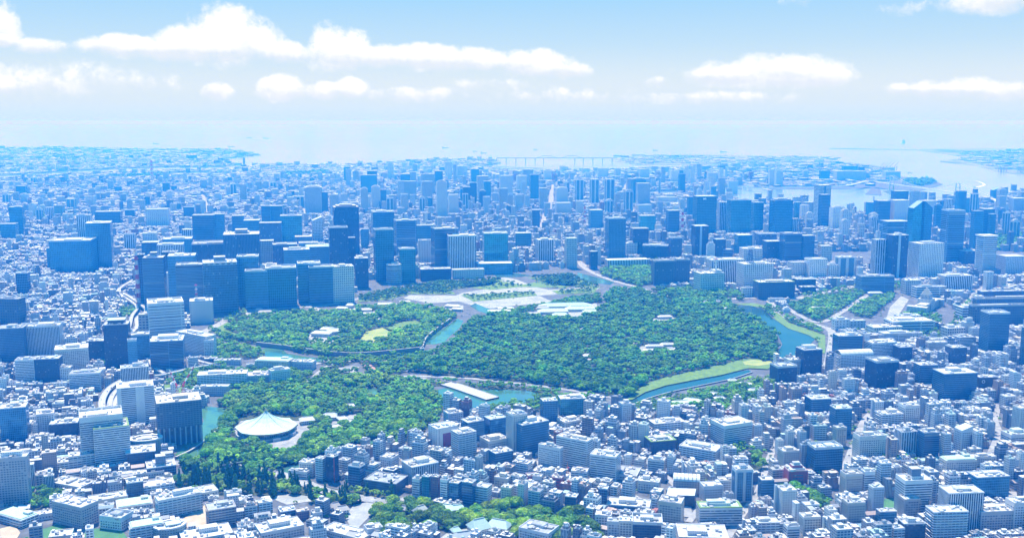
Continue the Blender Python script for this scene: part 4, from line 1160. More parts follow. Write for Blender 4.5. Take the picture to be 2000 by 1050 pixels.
def make_hero(H):
    w, d, h, yaw, sty, rf = H['w'], H['d'], H['h'], H['yaw'], H['sty'], H['roof']
    mat, col, par, look = STY[sty]; near = H['y'] < 2350
    tall = h > 60
    nm = 'office_tower' if tall else ('apartment_building' if sty in 'biRu' else 'office_building')
    if H.get('sky') and sty in 'twzs': nm = 'apartment_tower'
    root = local_root(nm, H['x'], H['y'], yaw)
    col = tuple(np.clip(np.array(col) * (rng.uniform(.88, 1.1) if sty not in 'gGdeDHV' else rng.uniform(.5, 1.5)) + rng.uniform(-.01, .01, 3), .02, .86))
    if 2500 < H['y'] < 5600: par = (par[0], par[1], par[2]); UVS = .5
    else: UVS = 1.0
    body = MB(); rc = tuple(np.array(ROOFS[rng.choice([0, 1, 2, 4, 5])]) * .95)
    if H['y'] < 2400 and rng.random() < .35: rc = [(.60, .76, .68), (.70, .66, .72), (.62, .72, .78), (.58, .60, .64), (.72, .66, .56)][rng.integers(5)]
    if sty in 'DdPHVKeC': rc = tuple(np.array(ROOFS[rng.choice([0, 1, 2, 2, 4])]) * .9)
    if sty == 'o' or sty == 'r':
        n = 28; body.prism([(w / 2 * cos(2 * pi * k / n), d / 2 * sin(2 * pi * k / n)) for k in range(n)], 0, h, col, rc, par)
    elif sty == 'z':
        body.box(0, 0, 0, w, d, h, 0, (.62, .65, .70), rc, (w / 5, .0, .0))
        for sx in (-1, 1): P_('window_column', MB().box(sx * w * .25, -d / 2 - .3, 2, w * .32, 1.2, h - 5, 0, (.06, .16, .27), None, (3, .8, .7)), 'tower_glass', root)
        for sy in (-1, 1): P_('window_column', MB().box(sy * w / 2, 0, 2, 1.2, d * .6, h - 5, 0, (.06, .16, .27), None, (3, .8, .7)), 'tower_glass', root)
    elif sty == 'k':
        body.box(-w * .28, 0, 0, w * .4, d, h, 0, col, rc, (3, .8, .5)); body.box(w * .28, 0, 0, w * .4, d, h, 0, col, rc, (3, .8, .5)); P_('glass_core', MB().box(0, 0, 0, w * .2, d * .8, h - 3, 0, (.08, .2, .36)), 'tower_glass', root)
    elif sty == 'F':
        body.box(-w * .36, 0, 0, w * .28, d, h, 0, col, rc, (9, .2, .3)); body.box(w * .43, 0, 0, w * .14, d, h, 0, col, rc, NOWIN); body.box(0.05 * w, 0, h - 9, w * .9, d * .98, 9.3, 0, col, rc, NOWIN)
        P_('glass_facade', MB().box(w * .07, 0, 0, w * .58, d * .94, h - 9, 0, (.40, .03, .07), None, (3.5, .62, .5)), 'facade', root)
    elif sty == 'U':
        body.box(0, 0, h * .42, w, d, h * .58, 0, col, (.45, .45, .46), (5., .8, .55)); body.box(0, 0, 0, w * .84, d * .84, h * .42, 0, (.07, .1, .15), None, (4, .8, .8))
        for i in range(9):
            for sy in (-1, 1): P_('column', MB().box(w * (i / 8 - .5) * .96, sy * d * .47, 0, 2.2, 2.2, h * .42, 0, (.5, .53, .58)), 'plain', root)
        for i in range(1, 7):
            for sx in (-1, 1): P_('column', MB().box(sx * w * .47, d * (i / 7 - .5) * .96, 0, 2.2, 2.2, h * .42, 0, (.5, .53, .58)), 'plain', root)
    elif sty == 'B':
        body.box(0, 0, 0, w, d, h - 7, 0, col, rc, (2.2, .82, .76)); body.box(0, 0, h - 7.01, w * .98, d * .98, 7, 0, (.5, .53, .56), rc, (8, .55, .4))
        for k in range(int((h - 12) / 4)): P_('floor_fin', MB().box(-w / 2, 0, 6 + 4 * k, 1.6, d * .98, 1.3, 0, (.7, .73, .75)), 'plain', root)
    else:
        body.box(0, 0, 0, w, d, h, 0, col, rc, par)
    bo = P_('glass_facade' if 'glass' in mat else 'wall', body, mat, root)
    if UVS != 1.0:
        ul = bo.data.uv_layers[0].data; a_ = np.zeros(len(ul) * 2, np.float32); ul.foreach_get('uv', a_); ul.foreach_set('uv', a_ * UVS)
    lite = tuple(np.clip(np.array(col) * .5 + .38, 0, .82)) if sty not in 'gGdeC' else (.68, .72, .75)
    if sty in 'DKN': lite = (.62, .65, .68)
    # ribbon windows as built parts on the near banded fronts
    if near and sty in 'hbqiuTRspw' and h < 130:
        nf = int((h - 3) / 3.6); kk = 0
        for fl in range(nf):
            if kk >= 26: break
            z = 3.0 + 3.6 * fl; kk += 1; mbw = MB(); hh = 1.75; e = .12
            if sty == 'b' or sty == 'R' or sty == 'u':       # balcony slabs standing out from the wall
                mbw.box(0, -d / 2 - .55, z - .25, w * .94, 1.1, 1.15, 0, lite); mbw.box(-w / 2 - .45, 0, z - .25, .9, d * .5, 1.15, 0, lite) if fl % 2 else None
                P_('balcony', mbw, 'plain', root)
            else:
                if sty in 'h':
                    for (lx, ly, bw, bd) in ((0, -d / 2, w - 1.2, 2 * e), (0, d / 2, w - 1.2, 2 * e), (-w / 2, 0, 2 * e, d - 1.2), (w / 2, 0, 2 * e, d - 1.2)): mbw.box(lx, ly, z, bw, bd, hh, 0, (.05, .1, .2))
                else:
                    for (lx, ly, bw, bd) in ((0, -d / 2, w - 1.2, 2 * e), (0, d / 2, w - 1.2, 2 * e), (-w / 2, 0, 2 * e, d - 1.2), (w / 2, 0, 2 * e, d - 1.2)): mbw.box(lx, ly, z, bw, bd, hh, 0, (.05, .1, .2))
                ob_ = P_('window_row', mbw, 'window_glass' if sty == 'h' else 'pier_glass', root); ob_.color = (*col, 1)
        if sty != 'b' and sty not in 'Ru':
            root.children[0].data.attributes['par'].data.foreach_set('vector', np.zeros(len(root.children[0].data.polygons) * 3, np.float32))
    if sty in 'hH' and not near and H['y'] < 3400 and h > 50:
        for k in range(min(60, int((h - 6) / 4.2))):
            P_('spandrel', MB().box(0, 0, 4 + 4.2 * k, w + .9, d + .9, 1.5, 0, lite if sty == 'h' else (.22, .36, .50)), 'plain', root)
    if rf in 'SZOG': rt = root
    elif sty in 'or': n = 28; rt = P_('roof', MB().prism([(w * .498 * cos(2 * pi * k / n), d * .498 * sin(2 * pi * k / n)) for k in range(n)], h + .01, h + .3, rc), 'facade', root)
    else: rt = P_('roof', MB().box(0, 0, h + .01, w - .3, d - .3, .3, 0, lite, rc), 'facade', root)
    # roof edge
    if sty not in 'or' and rf not in 'SZOEG':
        mb = MB(); t = .8 if H['y'] < 2400 else 1.7 if rf != 'F' else 2.4; ph = 1.5 if rf not in 'fF' else 4.2; z = h if rf != 'F' else h + .02
        cl = lite if rf in 'fF' else tuple(np.clip(np.array(lite) * 1.0, 0, .85))
        for (lx, ly, bw, bd) in ((0, d / 2 - t / 2, w, t), (0, -d / 2 + t / 2, w, t), (w / 2 - t / 2, 0, t, d - 2 * t), (-w / 2 + t / 2, 0, t, d - 2 * t)): mb.box(lx, ly, z - .02, bw, bd, ph, 0, cl)
        P_('parapet', mb, 'plain', rt)
    elif sty in 'or':
        n = 28; mb = MB()
        for k in range(n):
            a, b_ = 2 * pi * k / n, 2 * pi * (k + 1) / n; ri = .8
            mb.face([(w / 2 * cos(a), d / 2 * sin(a), h + 2), (w / 2 * cos(b_), d / 2 * sin(b_), h + 2), (w / 2 * ri * cos(b_), d / 2 * ri * sin(b_), h + 2), (w / 2 * ri * cos(a), d / 2 * ri * sin(a), h + 2)], (.8, .8, .8))
            mb.face([(w / 2 * cos(a), d / 2 * sin(a), h), (w / 2 * cos(b_), d / 2 * sin(b_), h), (w / 2 * cos(b_), d / 2 * sin(b_), h + 2), (w / 2 * cos(a), d / 2 * sin(a), h + 2)], (.7, .7, .7))
        P_('parapet', mb, 'plain', rt)
    def pent(lx, ly, bw, bd, bh, c=None, name='penthouse', z=None):
        P_(name, MB().box(lx, ly, h + .3 if z is None else z, bw, bd, bh, 0, c or lite, tuple(np.array(rc) * .95), (3, .3, .3)), 'facade', rt)
    if rf in 'fFbmxXyM' or sty in 'hp':
        if rf != 'y': pent(w * rng.uniform(-.15, .15), d * rng.uniform(-.1, .15), w * rng.uniform(.3, .5), d * rng.uniform(.3, .5), rng.uniform(3.5, 6.5))
    if rf == 'x': pent(0, 0, w * .34, d * .4, 12, (.2, .25, .32), 'plant_tower', h + 3)
    if rf == 'X': pent(0, d * .05, w * .66, d * .66, 9, (.10, .13, .18)); P_('helipad', MB().box(0, d * .05, h + 9, w * .72, d * .72, 1.0, 0, (.55, .66, .60)), 'plain', rt)
    if rf == 'y': pent(w * .02, d * .1, w * .62, d * .42, 7, (.84, .85, .86))
    if rf == 'c':
        pent(0, 0, w * .8, d * .8, 6, tuple(np.array(col) * .9)); pent(0, 0, w * .5, d * .5, 11, lite)
    if rf in 'E': # planted roof edge
        mb = MB()
        for (lx, ly, bw, bd) in ((0, d / 2 - 1.5, w, 3), (0, -d / 2 + 1.5, w, 3), (w / 2 - 1.5, 0, 3, d - 6), (-w / 2 + 1.5, 0, 3, d - 6)): mb.box(lx, ly, h - .02, bw, bd, 1.2, 0, (.22, .36, .10))
        P_('planted_border', mb, 'plain', rt); pent(0, 0, w * .5, d * .4, 4)
    if rf == 'G':
        P_('roof', MB().box(0, 0, h, w * .9, d * .9, 1.2, 0, (.50, .74, .62)), 'plain', root); pent(w * .3, d * .2, w * .2, d * .3, 4)
    if rf == 'B': P_('roof_rim', MB().box(0, 0, h + 3, w * 1.12, d * 1.12, 2.2, 0, (.82, .82, .82)), 'plain', rt); pent(0, 0, w * .8, d * .8, 3.2)
    if rf == 's':
        for k in range(3): pent(0, 0, w * (.75 - .2 * k), d * (.75 - .2 * k), 4, (.5, .12, .14) if k == 1 else (.8, .8, .8), 'stepped_storey', h + 4 * k)
    if rf in 'SZ':
        sg = 1 if rf == 'S' else -1; a, b_ = (0, h * .16) if sg > 0 else (h * .16, 0); mb = MB(); hw, hd = w / 2, d / 2
        pts = [(-hw, -hd), (hw, -hd), (hw, hd), (-hw, hd)]; zz = [h + a, h + b_, h + b_, h + a]
        mb.face([(*p, z_) for p, z_ in zip(pts, zz)], (.62, .68, .72))
        for i in range(4):
            j = (i + 1) % 4; mb.face([(*pts[i], h), (*pts[j], h), (*pts[j], zz[j]), (*pts[i], zz[i])], col, par)
        P_('slanted_top', mb, mat, root)
    if rf == 'O':   # vaulted roof in ribs
        nb = 7
        for k in range(nb):
            mb = MB(); xa = -w / 2 + w * k / nb + .4; xb = xa + w / nb - .8; prev = None
            for i in range(9):
                t = pi * i / 8; p = (-cos(t) * d / 2, h + sin(t) * d * .3)
                if prev: mb.face([(xa, prev[0], prev[1]), (xb, prev[0], prev[1]), (xb, p[0], p[1]), (xa, p[0], p[1])][::-1], (.80, .82, .80))
                prev = p
            P_('vault', mb, 'plain', root)
    if rf == 'H': P_('gap_panel', MB().box(-w * .12, -d / 2 - .25, h - 16, w * .16, .6, 8, 0, (.86, .86, .86)), 'plain', root)
    if rf == 'M':
        mb = MB(); lattice(mb, -w * .2, -d * .1, h, h + 46, 2.6, RW, 7); P_('radio_mast', mb, 'plain', rt)
        for k in range(3): P_('antenna_ring', MB().box(-w * .2, -d * .1, h + 18 + 12 * k, 6.5, 6.5, 1.6, 0, RW[k % 2]), 'plain', rt)
    if rf == 'A':
        mb = MB().bar((w * .28, 0, h), (w * .28, 0, h + 26), 3.2, (.75, .76, .78), 8).bar((w * .28, 0, h + 26), (w * .28, 0, h + 48), 1.4, (.8, .8, .8), 8); P_('radio_mast', mb, 'plain', rt)
        for k in range(3): P_('antenna_ring', MB().prism([(w * .28 + 6 * cos(t * pi / 5), 6 * sin(t * pi / 5)) for t in range(10)], h + 24 + 9 * k, h + 26 + 9 * k, (.8, .8, .8), (.65, .1, .12) if k == 2 else None), 'plain', rt)
        pent(w * .3, 0, w * .3, d * .6, 8)
    if rf == 'L':
        mb = MB(); lattice(mb, -w * .16, 0, h + 2, h + 46, 8, [(.10, .16, .28)], 5); P_('lattice_mast', mb, 'plain', rt); pent(-w * .16, 0, 20, 18, 4)
        for k in range(3): P_('dish', MB().bar((-w * .16 + 8, -8, h + 12 + 9 * k), (-w * .16 + 8, -10, h + 12 + 9 * k), 2.2, (.75, .78, .8), 8), 'plain', rt)
    if sty == 'N':
        mb = MB(); cx, cz, yy = -w * .28, h * .72, -d / 2 - .12     # ring with two leaves: emblem on the wall
        for k in range(20):
            a, b_ = 2 * pi * k / 20, 2 * pi * (k + 1) / 20; mb.face([(cx + r_ * cos(t), yy, cz + r_ * sin(t)) for r_, t in ((3.6, a), (3.6, b_), (2.3, b_), (2.3, a))][::-1], (.8, .8, .8))
        P_('ring_emblem', mb, 'plain', root)
    if sty == 'K' and H['u0'] < 1340: P_('red_edge', MB().box(w / 2 + .02, -d / 2 + 1, 0, .5, 2.4, h, 0, (.5, .08, .08)), 'plain', root)
    elif sty == 'K': P_('light_stripe', MB().box(-w * .08, -d / 2 - .3, 0, w * .16, .9, h, 0, (.5, .6, .7)), 'plain', root)
    if sty == 'X' and H['y'] < 2000:
        for k in range(4): P_('window_band', MB().box(0, -d / 2 - .05, 4 + 5 * k, w * .5, .3, 1.6, 0, (.7, .7, .7)), 'window_glass', root)
    # roof equipment
    nu = (5 if rf == 'm' else 2) + (2 if near else 0)
    if rf not in 'SZOGB' and H['y'] < 3600:
        for _ in range(min(nu + int(w * d / 350) * (2 if near else 1), 14)):
            k = rng.uniform(2, min(6, w * .2)); g = rng.uniform(.35, .85)
            P_('roof_unit', MB().box(rng.uniform(-.4, .4) * w, rng.uniform(-.4, .4) * d, h + .3, k, k * rng.uniform(.5, 1.8), rng.uniform(1.2, 3.4), 0, (g, g * 1.01, g * 1.03)), 'plain', rt)
    kind = 'office tower' if tall else ('apartment building' if sty in 'biRu' else 'office building')
    if nm == 'apartment_tower': kind = 'apartment tower'
    tag(root, None, kind)
    u, v = pix(H['x'], H['y'], h * .5); THINGS.append((root, SIZEW(h) + ' ' + look, kind.replace('office tower', 'tower').replace('office building', 'office block').replace('apartment building', 'apartment block'), u, v, H['anchor']))
    if H['anchor']: ANCHORS.append((u, v, H['anchor']))
    return root
for H in HL: make_hero(H)
# ------------------------------------------------------------------ landmarks and smaller structures
SPECIAL_FOOT = []
MINT = (.62, .82, .76); GREYR = (.45, .47, .50); WHITEW = (.80, .79, .76)
def scale_at(Y): return (Y * CP + H0 * SP) / FPX        # metres per photo pixel at ground distance Y
def reg(o, look, kind, u, v, anchor=None, cat=None, group=None):
    tag(o, None, cat or kind, group); THINGS.append((o, look, kind, u, v, anchor))
    if anchor: ANCHORS.append((u, v, anchor))
def hall(u, v, wpx, dep, yaw, eave, rise, rc, look, anchor=None, wc=WHITEW, hip=.35, name='hall'):
    X, Y = ground(u, v); w = wpx * scale_at(Y); yw = R(yaw); root = empty(name, (X, Y, 0), yw); hw, hd = w / 2, dep / 2
    if w < dep: pass
    P_('wall', MB().box(0, 0, 0, w - 2, dep - 2, eave, 0, wc, None, (3.4, .6, .5)), 'facade', root)
    e = 1.0; a = hw * (1 - hip); mb = MB(); z0, z1 = eave, eave + rise
    A_, B_, C1, D_ = (-hw - e, -hd - e, z0), (hw + e, -hd - e, z0), (hw + e, hd + e, z0), (-hw - e, hd + e, z0); E1, F1 = (-a, 0, z1), (a, 0, z1)
    for f in ((A_, B_, F1, E1), (C1, D_, E1, F1), (B_, C1, F1), (D_, A_, E1)): mb.face(list(f), rc)
    mb.face([A_, D_, C1, B_], (.3, .28, .25))
    P_('roof', mb, 'plain', root); P_('ridge', MB().box(0, 0, z1 - .25, 2 * a, 1.2, .9, 0, tuple(np.array(rc) * .7)), 'plain', root)
    SPECIAL_FOOT.append((X, Y, hw, hd, yw)); HFOOT.append((X, Y, hw, hd, yw)); HVIEW.append((u - wpx / 2, u + wpx / 2, v + 2, Y))
    reg(root, look, 'hall', u, v - 5, anchor, 'hall'); return root
for a in [(1104,601,104,24,7,8,9,MINT,'long mint-roofed','the palace halls with mint roofs'), (1080,612,58,26,7,8,8,MINT,'mint-roofed'), (1133,607,58,24,7,8,8,MINT,'broad mint-roofed'), (1094,619,30,22,7,7,7,MINT,'small mint-roofed'),
          (1153,613,28,26,7,7,8,MINT,'mint-roofed side'), (1060,604,24,18,7,6,5,GREYR,'grey-roofed'), (1040,616,30,16,7,7,4,(.6,.6,.6),'pale-roofed'),
          (628,656,38,22,-10,9,6,(.66,.74,.70),'pale copper-roofed','the pale copper-roofed archive'), (641,648,30,18,-10,9,5,(.72,.76,.74),'small pale-roofed'), (652,652,26,24,20,9,7,(.62,.72,.68),'pale tent-roofed'),
          (668,606,22,14,-8,8,5,(.7,.72,.72),'white-roofed'), (684,601,14,16,-8,9,6,(.70,.76,.72),'small bright'), (706,609,40,18,8,8,4,(.68,.70,.71),'long grey-white'), (720,616,26,14,8,7,4,(.6,.62,.64),'grey-roofed'), (752,598,34,18,10,8,5,(.56,.58,.60),'grey many-roofed'),
          (745,603,24,12,10,6,4,(.6,.62,.64),'low grey'), (791,592,20,14,6,6,4,(.7,.7,.7),'white-roofed gate'), (884,601,30,16,-16,7,5,(.72,.72,.72),'white-roofed'), (893,607,22,14,-16,7,5,(.7,.68,.62),'cream'),
          (975,614,44,20,6,12,4,(.64,.70,.68),'broad pale-roofed'), (988,607,30,16,6,9,4,(.66,.68,.70),'pale-roofed'), (518,612,26,14,10,6,5,(.46,.46,.48),'grey tiled'), (506,608,14,10,10,6,4,(.5,.5,.52),'small tiled'), (745,627,14,10,30,6,4,(.75,.74,.72),'small white'),
          (1298,622,28,14,8,7,4,(.78,.78,.78),'white-roofed'), (1286,630,20,12,8,6,4,(.75,.74,.74),'small white-roofed'), (1278,679,34,10,4,6,4,(.80,.80,.80),'long white-roofed','the white villa in the palace forest'), (1303,676,28,10,4,6,4,(.78,.78,.78),'white-roofed'), (1308,686,26,10,4,6,3,(.78,.78,.78),'low white'), (1272,687,30,10,4,6,3,(.80,.80,.80),'slim white'),
          (1238,673,24,10,-12,5,3,(.75,.75,.75),'small white'), (1150,698,22,14,10,6,4,(.72,.76,.74),'pale-roofed'), (1138,703,14,10,10,5,3,(.75,.75,.75),'tiny white'), (1402,596,8,9,5,12,6,(.70,.62,.60),'small turret'), (1378,595,7,8,5,9,5,(.70,.64,.6),'small watch'),
          (1144,646,20,9,20,6,3,(.74,.72,.72),'small pink-white'), (1420,607,10,9,5,8,4,(.72,.72,.72),'small gate'),
          (1330,792,44,16,14,8,4,(.66,.78,.72),'mint-white','the mint-roofed embassy house'), (1352,788,34,14,-24,8,4,(.66,.78,.72),'mint-white crossing'), (1395,775,24,12,-20,7,4,(.74,.78,.78),'white-roofed'), (1405,783,20,12,10,7,4,(.70,.72,.74),'grey-white'), (1455,756,26,12,-16,8,4,(.78,.78,.78),'white-roofed'), (1430,748,16,10,10,7,4,(.70,.72,.7),'pale'), (1470,768,16,10,10,8,4,(.72,.74,.76),'low pale'),
          (600,826,28,20,20,8,5,(.60,.64,.68),'blue-grey-roofed'), (645,818,26,24,10,7,6,(.50,.56,.62),'blue-grey hipped'), (668,822,16,16,30,6,4,(.75,.78,.78),'small white'), (650,838,30,12,24,6,3,(.72,.74,.76),'long white'), (682,828,24,12,24,6,3,(.74,.76,.78),'white'), (684,797,18,12,20,6,4,(.8,.8,.8),'bright white'),
          (822,1008,24,18,42,9,8,(.60,.60,.54),'tan gable-roofed','the tan shrine gate'), (868,998,34,14,-18,7,5,MINT,'mint-roofed'), (893,1000,26,14,14,7,5,MINT,'mint-roofed'), (935,1040,36,26,30,10,11,(.55,.72,.66),'mint curved-roof','the mint-roofed shrine hall'),
          (890,1042,16,12,30,6,5,(.56,.76,.68),'small mint-roofed'), (975,1036,44,20,-24,9,8,(.56,.72,.68),'long mint-roofed'), (905,1056,40,16,20,8,6,(.46,.52,.56),'grey-roofed'), (790,1000,14,10,-20,6,5,(.48,.48,.50),'grey shed-like'), (766,992,16,6,40,6,2,(.66,.76,.70),'narrow green-roofed'),
          (668,1002,26,14,24,7,5,(.46,.45,.44),'brown-roofed'), (655,994,18,12,24,6,5,(.44,.42,.42),'brown gabled'), (800,1035,22,12,14,6,5,(.48,.48,.50),'grey tiled'), (690,1052,26,14,-20,7,5,(.5,.5,.52),'grey'), (738,1052,20,12,-20,7,5,(.55,.57,.6),'grey-white'),
          (1600,606,36,14,-6,8,4,(.70,.64,.64),'pinkish flat'), (1709,577,28,14,4,10,4,(.74,.76,.76),'white-roofed'), (1348,552,50,14,10,14,5,(.56,.62,.60),'long green-grey roofed'), (822,684,12,8,30,6,4,(.6,.6,.6),'small keep')]:
    hall(*a)
# round-domed martial hall
def domed_hall():
    X, Y = ground(521, 846); s = scale_at(Y); r = 60 * s; root = empty('domed_hall', (X, Y, 0), R(10)); n = 8; eave, apex = 14.0, 41.0
    col = (.58, .77, .73); mb = MB(); prof = [(1.0, 0), (.82, .12), (.62, .27), (.42, .45), (.24, .66), (.10, .88), (.04, 1.0)]
    for k in range(n):
        for (r0, h0), (r1, h1) in zip(prof[:-1], prof[1:]):
            for sub_ in range(3):
                a0, a1 = 2 * pi * (k + sub_ / 3) / n, 2 * pi * (k + (sub_ + 1) / 3) / n
                def pt(a, rr, hh, f): q = cos(pi / n) / cos((a % (2 * pi / n)) - pi / n); return (rr * r * q * cos(a), rr * r * q * sin(a), eave + (apex - eave) * hh + (1.3 * rr ** 4 * (q * 1.0 - cos(pi / n)) / (1 - cos(pi / n))))
                g = 1.06 if sub_ == 1 else .97
                mb.face([pt(a0, r0, h0, 0), pt(a1, r0, h0, 0), pt(a1, r1, h1, 0), pt(a0, r1, h1, 0)], tuple(np.array(col) * g))
    P_('roof', mb, 'plain', root)
    mb = MB()
    for k in range(n):
        a = 2 * pi * k / n
        for (r0, h0), (r1, h1) in zip(prof[:-1], prof[1:]): mb.bar((r0 * r * cos(a), r0 * r * sin(a), eave + (apex - eave) * h0 + .3), (r1 * r * cos(a), r1 * r * sin(a), eave + (apex - eave) * h1 + .3), .5, (.66, .82, .76))
    P_('ridge', mb, 'plain', root)
    oct_ = lambda q: [(q * cos(2 * pi * k / n), q * sin(2 * pi * k / n)) for k in range(n)]
    P_('eave_rim', MB().prism(oct_(r * 1.005), eave - 1.6, eave - .05, (.42, .36, .24), (.4, .36, .3)), 'plain', root)
    P_('wall', MB().prism(oct_(r * .80), 4, eave - 1.6, (.30, .36, .44), None, (4, .5, .7)), 'facade', root); P_('podium', MB().prism(oct_(r * .92), 0, 4, (.55, .55, .55), (.6, .6, .6)), 'plain', root)
    for k in range(n): P_('entrance_canopy', MB().box(r * .9 * cos(pi * (k + .5) / 4), r * .9 * sin(pi * (k + .5) / 4), 0, 9, 14, 6, pi * (k + .5) / 4, (.5, .56, .62)), 'plain', root)
    P_('finial', MB().prism([(2.2 * cos(t * pi / 5), 2.2 * sin(t * pi / 5)) for t in range(10)], apex, apex + 2, (.3, .5, .5)).prism([(2.6 * cos(t * pi / 5), 2.6 * sin(t * pi / 5)) for t in range(10)], apex + 2, apex + 6.5, (.72, .55, .18), None, NOWIN, True, .25), 'plain', root)
    SPECIAL_FOOT.append((X, Y, r, r, 0)); reg(root, 'octagonal mint', 'hall', 521, 825, 'the domed octagonal hall', 'arena')
domed_hall()
# parliament: long granite wings, a stepped pyramid on the central tower
def parliament():
    a, b_ = ground(1792, 616), ground(1852, 586); X, Y = ground(1808, 604); yw = math.atan2(b_[1] - a[1], b_[0] - a[0]); root = empty('parliament_building', (X, Y, 0), yw); c = (.70, .66, .60); rcol = (.72, .70, .68); L = 190
    P_('wing', MB().box(-52, 0, 0, 80, 34, 19, 0, c, rcol, (4, .4, .6)), 'facade', root); P_('wing', MB().box(52, 0, 0, 80, 34, 19, 0, c, rcol, (4, .4, .6)), 'facade', root)
    for sx in (-1, 1): P_('end_pavilion', MB().box(sx * 86, 0, 0, 20, 56, 22, 0, c, rcol, (4, .4, .6)), 'facade', root); P_('chamber', MB().box(sx * 48, -6, 19, 40, 26, 6, 0, c, rcol), 'plain', root)
    P_('central_tower', MB().box(0, 0, 0, 34, 40, 34, 0, c, rcol, (4, .3, .6)).box(0, 0, 34, 26, 28, 12, 0, c, rcol, (4, .5, .8)), 'facade', root)
    for k in range(8): P_('pyramid_step', MB().box(0, 0, 46 + 2.4 * k, 24 - 2.8 * k, 26 - 3.0 * k, 2.4, 0, (.74, .66, .60)), 'plain', root)
    P_('spire', MB().bar((0, 0, 64), (0, 0, 73), 1.1, (.7, .66, .6), 6, .3), 'plain', root)
    SPECIAL_FOOT.append((X, Y, 95, 30, yw)); HFOOT.append((X, Y, 95, 30, yw)); HVIEW.append((1745, 1862, 626, Y)); reg(root, 'pale stone', 'parliament', 1800, 590, 'the parliament with its stepped pyramid', 'parliament building')
parliament()
# suspension bridge over the bay mouth
def suspension_bridge():
    t1 = ground(1741, 372); t2 = ground(1869, 391); root = empty('suspension_bridge', (0, 0, 0)); W = (.80, .82, .84)
    d = np.array(t2) - np.array(t1); L = np.linalg.norm(d); d /= L; n = np.array((-d[1], d[0])); zt, zd = 124.0, 52.0
    for t in (t1, t2):
        mb = MB()
        for s in (-1, 1): mb.bar((t[0] + n[0] * 17 * s, t[1] + n[1] * 17 * s, -1), (t[0] + n[0] * 14 * s, t[1] + n[1] * 14 * s, zt), 5.5, W)
        for z in (zd - 6, 92, zt - 4): mb.bar((t[0] + n[0] * 15, t[1] + n[1] * 15, z), (t[0] - n[0] * 15, t[1] - n[1] * 15, z), 3.4, W)
        P_('bridge_tower', mb, 'plain', root); P_('tower_footing', MB().box(t[0], t[1], -1.9, 50, 40, 6, math.atan2(d[1], d[0]), (.5, .5, .5)), 'plain', root)
    a1 = np.array(t1) - d * L * .42; a2 = np.array(t2) + d * L * .42
    pts = [np.array(ground(1440, 368)), np.array(ground(1500, 371)), np.array(ground(1580, 373)), np.array(ground(1650, 373.5)), a1, np.array(t1), np.array(t2), a2, np.array(ground(1960, 408))]
    zs = [10, 20, 34, 44, 50, zd, zd, 46, 18]; P3 = [(p[0], p[1], z) for p, z in zip(pts, zs)]; sm = smooth_path(P3, 6)
    mb = MB(); zz = [p[2] for p in sm]; strip(mb, sm, 15, -15, 1.6, (.55, .57, .6), zz); strip(mb, sm, -15, 15, -1.6, (.4, .42, .45), zz)
    A, B = ribbon_pts(sm, 15), ribbon_pts(sm, -15)
    for S in (A, B):
        for i in range(len(S) - 1): q = [(S[i][0], S[i][1], zz[i] - 3), (S[i+1][0], S[i+1][1], zz[i+1] - 3), (S[i+1][0], S[i+1][1], zz[i+1] + 3), (S[i][0], S[i][1], zz[i] + 3)]; mb.face(q, W)
    P_('deck', mb, 'plain', root)
    for p in sm[2::3]:
        if abs(np.dot(np.array(p[:2]) - np.array(t1), d) - L / 2) > L * .95: P_('pier', MB().box(p[0], p[1], -1.9, 12, 26, p[2], math.atan2(d[1], d[0]), (.55, .57, .6)), 'plain', root)
    for s in (-1, 1):
        mb = MB(); prev = None
        for k in range(41):
            q = k / 40; t = -0.42 + q * 1.84; x = np.array(t1) + d * L * t + n * 14 * s
            z = zt - (zt - zd - 6) * (1 - (2 * t - 1) ** 2) if 0 <= t <= 1 else (zt + (zd - zt) * (-t / .42) if t < 0 else zt + (zd - zt) * ((t - 1) / .42))
            cur = (x[0], x[1], z)
            if prev: mb.bar(prev, cur, 1.6, W)
            if k % 2 == 0 and z > zd + 3: mb.bar((x[0], x[1], zd), cur, .45, W)
            prev = cur
        P_('main_cable', mb, 'plain', root)
    reg(root, 'white', 'suspension bridge', 1800, 372, 'the white suspension bridge over the bay mouth', 'bridge')
suspension_bridge()
def truss_bridge():
    root = empty('truss_bridge', (0, 0, 0)); p = [ground(970, 317), ground(1061, 316.5), ground(1122, 316.5), ground(1205, 317)]; c = (.38, .48, .56)
    a, b_ = np.array(p[0]), np.array(p[3]); L = np.linalg.norm(b_ - a); d = (b_ - a) / L; at = lambda q, z: (*(a + d * L * q), z)
    P_('deck', MB().bar(at(0, 58), at(1, 58), 6, c), 'plain', root)
    for q in (0, .08, .16, .24, .32, .39, .65, .72, .80, .88, .96): P_('pier', MB().bar(at(q, -1), at(q, 55), 7, c), 'plain', root)
    for q0, q1 in ((.33, .50), (.54, .71)):
        mb = MB(); m_ = (q0 + q1) / 2
        mb.bar(at(q0, 58), at(m_ - .035, 88), 4, c).bar(at(m_ - .035, 88), at(m_ + .035, 88), 4, c).bar(at(m_ + .035, 88), at(q1, 58), 4, c)
        for k in range(6): q = q0 + (q1 - q0) * (k + .5) / 6; mb.bar(at(q, 58), at(q, 60 + 26 * (1 - abs(2 * (k + .5) / 6 - 1))), 2.5, c)
        P_('truss', mb, 'plain', root)
    reg(root, 'blue-grey', 'truss bridge', 1090, 308, 'the far truss bridge on the horizon', 'bridge')
truss_bridge()
